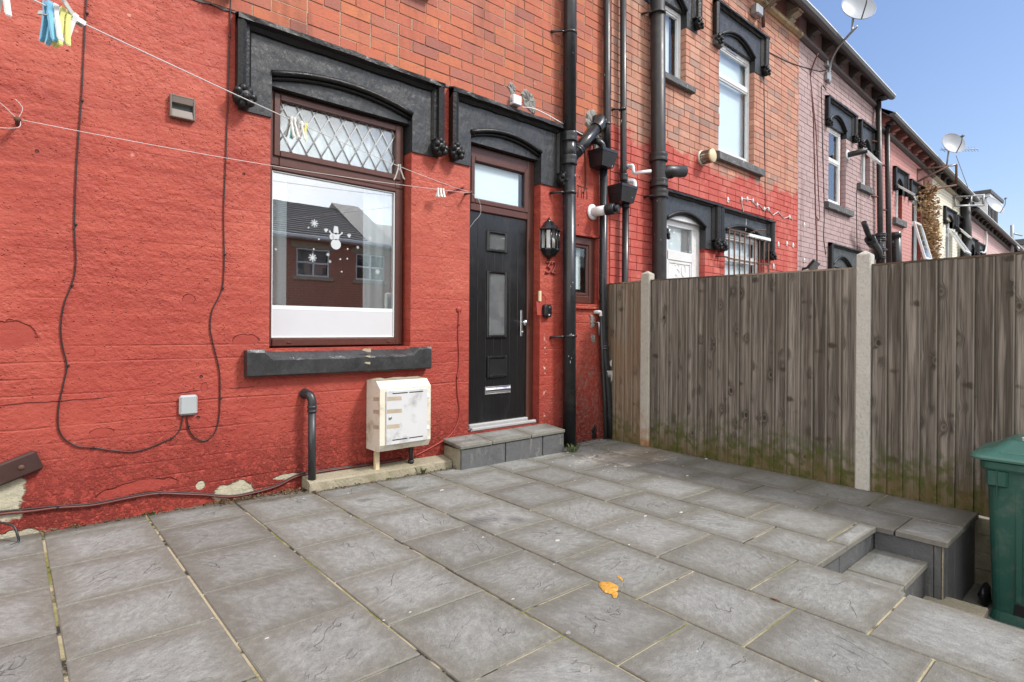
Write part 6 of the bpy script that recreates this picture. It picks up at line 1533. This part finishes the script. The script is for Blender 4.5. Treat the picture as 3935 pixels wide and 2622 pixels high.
# ------------------------------------------------------------------ satellite dishes
def dish(c, facing, r, label, mast, mat='dish_grey', mounts=()):
    t = thing('satellite_dish', tuple(mast[0]), label, 'satellite dish', 'satellite dishes on the terrace')
    fz = Vector(facing).normalized(); M4 = Matrix.Translation(c) @ fz.to_track_quat('Z', 'Y').to_matrix().to_4x4()
    prof = [(r*k/8, .26*r*(k/8)**2) for k in range(9)]; prof2 = prof + [(r*1.015, .26*r+.006), (r*1.0, .26*r-.012)] + [(r*k/8, .26*r*(k/8)**2-.010) for k in range(7, -1, -1)]
    b = MB().lathe([(max(a,1e-6), h) for a, h in prof2], (0,0,0), 'z', 28); b.xf(M4); b.build('reflector', MT[mat], t)
    b = MB().tube([(0,-r*.98,.25*r),(0,-r*.55,r*.95),(0,-.1*r,r*1.25)], .012, 6); b.tube([(-.03,-.10*r,r*1.22),(.03,.0,r*1.32)], .03, 8); b.xf(M4); b.build('lnb_arm', MT['gutter_grey'], t)
    b = MB().box(-.06, .06, -.10, .10, -.06, -.012, .01); b.xf(M4); b.build('back_bracket', MT['galvanised'], t)
    MB().tube([Vector(p) for p in mast], .021, 8).build('mast', MT['galvanised'], t)
    for p in mounts: MB().box(p[0]-.09, p[0]+.09, YW-.07, YW, p[1]-.07, p[1]+.07, .01).build('wall_mount', MT['galvanised'], t)
    return t
cD = unp(1968, 24, 10.0); wD = Vector((11.3, YW-.06, 0))
dish(cD, (-.62,-.62,.32), .285, 'large pale satellite dish on a cranked pole above the lilac house gutter', spline([(11.28,YW-.06,5.72),(11.28,YW-.07,6.06),(11.15,YW-.25,6.28),(10.9,YW-.62,6.42),Vector(cD)+Vector((.05,.08,-.30)),Vector(cD)+Vector((.03,.05,-.02))], 4), mounts=((11.27,6.10),(11.27,5.85)))
cD2 = unp(2187, 333, 14.6)
dish(cD2, (-.60,-.66,.30), .29, 'round white satellite dish high above the salmon and cream houses', [Vector(cD2)+Vector((0,.05,0)), Vector(cD2)+Vector((-.02,.10,-.55)), (18.3,YW-.6,5.5)])
t = thing('dish_bracket', (17.6, YW, 5.3), 'dark triangular iron bracket under the white dish at the edge of the cream house', 'bracket')
for a, c in (((17.35,YW,5.30),(18.35,YW-.62,5.50)), ((17.35,YW,5.0),(18.1,YW-.5,5.45)), ((17.35,YW,4.72),(18.35,YW-.62,4.98)), ((18.35,YW-.62,5.50),(18.35,YW-.62,4.98)), ((17.35,YW,5.34),(17.35,YW,4.68))): MB().cyl(a, c, .028, 6).build('strut', MT['rusty_iron'], t)
cD3 = unp(2281, 475, 20.5)
dish(cD3, (-.35,-.80,.48), .36, 'wide grey-green satellite dish before the white dormer', [Vector(cD3)+Vector((0,.05,0)), Vector(cD3)+Vector((.0,.1,-.5)), Vector(cD3)+Vector((-.4,.45,-.95))], 'dish_grey')
t = thing('aerial_bracket', (22.3, YW-.4, 5.1), 'pale square steel bracket frame at the right end of the cream house', 'bracket')
for a, c in (((21.2,YW-.05,5.22),(22.6,YW-.5,5.42)), ((21.2,YW-.05,4.95),(22.6,YW-.5,5.10)), ((21.2,YW-.05,4.93),(21.2,YW-.05,5.24)), ((22.6,YW-.5,5.08),(22.6,YW-.5,5.45)), ((22.0,YW-.3,5.05),(22.0,YW-.3,5.32))): MB().cyl(a, c, .03, 6).build('strut', MT['galvanised'], t)
# tv aerial beside the second dish, guy wire, far chimney pipe
t = thing('tv_aerial', tuple(cD2+Vector((.6,.1,0))), 'thin comb-like television aerial sticking out right of the white dish', 'aerial')
a0, a1 = unp(2160, 345, 14.7), unp(2247, 343, 14.7)
MB().cyl(a0, a1, .010, 5).build('boom', MT['galvanised'], t)
for k in range(12):
    p = a0.lerp(a1, .08+.08*k); MB().cyl(p+Vector((.03,-.04,-.06)), p+Vector((-.03,.04,.06)), .006, 4).build('element', MT['galvanised'], t)
m0 = unp(2197, 358, 14.7); m1 = unp(2226, 437, 15.9); MB().cyl(m0, m1, .009, 5).build('stay', MT['galvanised'], t)
t = thing('roof_pole', (30.7, 3.9, 4.7), 'stub chimney pole with a side arm on the farthest house', 'pole')
MB().cyl((30.75,3.9,4.4), (30.70,3.9,5.55), .06, 8).build('pole', MT['galvanised'], t); MB().cyl((30.7,3.85,5.2),(31.6,3.7,5.2), .03, 6).build('arm', MT['galvanised'], t)
MB().tube([(30.75,3.85,4.75),(30.4,3.7,4.6),(30.0,3.6,4.45)], .05, 6).build('branch', MT['galvanised'], t)
t = thing('overflow_pipe', (25.3, 3.9, 4.3), 'long thin white pipe bending over the wall of the dusty pink house', 'pipe', 'pipes on the terrace walls')
MB().tube(spline([(26.0,YW-.05,4.75),(25.9,YW-.08,4.5),(25.75,YW-.08,4.1),(25.5,YW-.08,3.95),(24.9,YW-.08,3.92)], 4), .03, 6).build('pipe', MT['white_plastic'], t)

# ------------------------------------------------------------------ withered creeper on the salmon house
cr = thing('climbing_creeper', (18.0, YW-.05, 2.0), 'withered brown creeper hanging over the right edge of the salmon house', 'creeper')
rng = random.Random(8); st_ = MB()
for k in range(42):
    x = 17.75 + rng.random()*1.15; z = 1.6; P = []
    zt_ = rng.uniform(4.2, 5.45)
    while z < zt_: P.append((x, YW-.02-rng.random()*.05, z)); z += .3; x += rng.uniform(-.06,.05)
    st_.tube(P, rng.uniform(.006,.013), 5)
st_.build('stems', MT['vine_stem'], cr)
lf_ = MB()
def leafq(mb, c, s, rng):
    M4 = Matrix.Translation(c) @ Matrix.Rotation(rng.uniform(0,6.28), 4, 'Z') @ Matrix.Rotation(rng.uniform(-1.2,1.2), 4, 'X') @ Matrix.Rotation(rng.uniform(-.8,.8), 4, 'Y')
    mb.add([tuple(M4 @ Vector(p)) for p in ((-s*.45,0,0),(0,-s*.2,s*.15),(s*.5,0,-s*.1),(0,s*.35,0))], [(0,1,2),(0,2,3)])
for k in range(3200):
    z = 1.6+3.35*rng.random(); t_ = (z-1.6)/3.35
    cx = 18.35 - .75*max(0, t_-.35)*1.1; wd = .50 + .10*math.sin(t_*9) - .22*max(0, t_-.75)*3
    x = cx + rng.gauss(0, .42)*wd*1.3; dp = .04 + .34*max(0, 1-abs(x-cx)/(wd+.1))*rng.random()
    leafq(lf_, (x, YW-dp, z), rng.uniform(.05,.12), rng)
o_ = lf_.build('leaves', MT['dry_leaf'], cr, fix=False); o_['kind'] = 'stuff'

# ------------------------------------------------------------------ small things on the paving
def gz(x, y): return G(x, y)
rng = random.Random(31)
bl = MB(); n = 22; c = (2.055, 1.645)
def blob(mb, cx, cy, r, sx, sy, rot, h, n=22):
    vs = [(cx, cy, gz(cx,cy)+h)]; ca, sa = math.cos(rot), math.sin(rot)
    for ring, hh in ((.55, h*1.15), (.85, h*.75), (1.0, .0005)):
        for k in range(n):
            a = 6.283*k/n; q = r*ring*(1+.10*math.sin(3*a+1)+.06*math.sin(7*a)+rng.uniform(-.05,.05)); x = q*sx*math.cos(a); y = q*sy*math.sin(a)
            X, Y = cx+x*ca-y*sa, cy+x*sa+y*ca; vs.append((X, Y, gz(X,Y)+hh*rng.uniform(.6,1.2)+.0015))
    fs = [(0, 1+k, 1+(k+1)%n) for k in range(n)]
    for r_ in (0,1): fs += [(1+r_*n+k, 1+(r_+1)*n+k, 1+(r_+1)*n+(k+1)%n, 1+r_*n+(k+1)%n) for k in range(n)]
    mb.add(vs, fs, True)
blob(bl, 2.063, 1.652, .060, .72, 1.0, -.6, .007); blob(bl, 2.035, 1.600, .026, .7, 1.1, -.5, .004); blob(bl, 2.185, 1.68, .020, .4, 1.5, -.5, .002); blob(bl, 2.012, 1.578, .014, 1.0, .7, .9, .003)
tag(bl.build('paint_spill', MT['yellow_paint']), 'dried orange-yellow blob of paint on the slabs in mid yard', 'paint spill')
for x, y, r_, lb in ((1.50,1.30,.022,'left of the yellow blob toward the camera'),(1.63,1.50,.012,'smaller one nearer the yellow blob')):
    b = MB(); blob(b, x, y, r_, 1.2, .8, .5, .0012, 14); tag(b.build('chewing_gum', MT['cement_patch']), 'flattened pale gum spot, ' + lb, 'gum spot', 'gum spots on the slabs')
lt = MB()
spots = [(3.98,3.62),(3.96,3.19),(4.45,3.45),(4.92,2.79),(4.49,2.77),(3.97,3.11),(4.5,3.62),(4.6,3.70),(4.3,3.66),(4.15,3.5),(3.7,3.70),(4.05,3.75),(4.7,3.3),(4.2,2.55),(3.3,2.05),(2.3,2.2),(2.35,3.4),(3.05,2.15)]
for x, y in spots + [(rng.uniform(3.6,4.9), rng.uniform(2.9,3.9)) for _ in range(40)] + [(rng.uniform(.2,4.6), rng.uniform(.9,3.8)) for _ in range(46)]:
    s = rng.uniform(.004,.010) if (x,y) not in spots else rng.uniform(.008,.020); a = rng.uniform(0,6.28); z = gz(x,y)+.001
    pts = [(x+s*math.cos(a+q)*rng.uniform(.5,1.3), y+s*.5*math.sin(a+q)*rng.uniform(.5,1.3)) for q in (0,1.2,2.4,3.7,5.0)]
    lt.prism(pts, 'z', z, z+s*.25)
tag(lt.build('paint_flakes', MT['litter_white'], loc=(0,0,0)), kind='stuff')
tw = MB().tube([(2.538,1.125,gz(2.5,1.1)+.004),(2.542,1.105,gz(2.5,1.1)+.006),(2.546,1.088,gz(2.5,1.1)+.004)], .0028, 6); tag(tw.build('twig', MT['cable_red']), 'tiny red stick lying on a slab joint before the stair well', 'stick')
# weeds and blown leaves along the wall foot, step and fence
wd_ = MB(); dl_ = MB()
def tuft(x, y, n, h, mb, sp=.03):
    for k in range(n):
        a = rng.uniform(0,6.28); q = rng.random()*sp; X, Y = x+q*math.cos(a), y+q*math.sin(a); z = gz(X,Y); hh = h*rng.uniform(.4,1); d = Vector((math.cos(a)*hh*.5, math.sin(a)*hh*.5, hh)); w_ = .004+.10*hh*.2
        s_ = Vector((-math.sin(a), math.cos(a), 0))*w_
        p = Vector((X,Y,z)); mb.add([p-s_*.4, p+s_*.4, p+d*.6+s_, p+d*.6-s_, p+d+Vector((d.x,d.y,-hh*.25))*.4], [(0,1,2,3),(3,2,4)])
for x, y, n, h in ((4.10,3.74,46,.085),(2.50,3.895,26,.075),(.62,4.03,10,.03),(.66,4.03,14,.035)): tuft(x, y, n, h, wd_, .05)
for x in [rng.uniform(.3, 2.8) for _ in range(26)]: tuft(x, 3.90 if x > 1.6 else 4.03, 4, .02, wd_, .02)
for k in range(70): y = rng.uniform(1.6, 3.9); tuft(4.94, y, 1, .018, wd_, .012)
tag(wd_.build('weeds', MT['weed_green'], loc=(0,0,0), fix=False), kind='stuff')
for x0, x1, n, w_ in ((.15,1.0,90,.025),(1.0,1.25,190,.03),(1.25,1.48,90,.03),(1.42,1.62,260,.05),(1.6,2.8,110,.025),(4.05,4.28,120,.07),(4.3,4.95,150,.05)):
    for k in range(n):
        x = rng.uniform(x0, x1); yy = (4.03 if x < 1.6 or x > 4.04 else 3.895) - abs(rng.gauss(0, w_)); leafq(dl_, (x, yy, gz(x,yy)+.004+abs(rng.gauss(0,.006))), rng.uniform(.008,.028), rng)
for k in range(120): y = rng.uniform(.85, 3.95); leafq(dl_, (4.945-abs(rng.gauss(0,.012)), y, gz(4.94,y)+.006), rng.uniform(.008,.022), rng)
tag(dl_.build('leaf_litter', MT['dead_leaf'], loc=(0,0,0), fix=False), kind='stuff')
# old drain slot by the waste pipes
t = thing('drain_grate', (4.6, 3.93, 0), 'dark narrow drain channel at the wall foot below the waste pipes', 'drain')
for y in (3.90, 3.955): MB().box(4.42, 4.83, y, y+.022, -.05, .004, .003).build('edge', MT['galvanised'], t)
MB().box(4.42, 4.83, 3.922, 3.955, -.05, -.012).build('channel', MT['cable_black'], t)
scar([(4.76,-.01),(4.75,.10),(4.80,.15),(4.84,.09),(4.835,-.01)], 'cable_black', 'dark_hole', .003, .010, parent=t, seed=9)
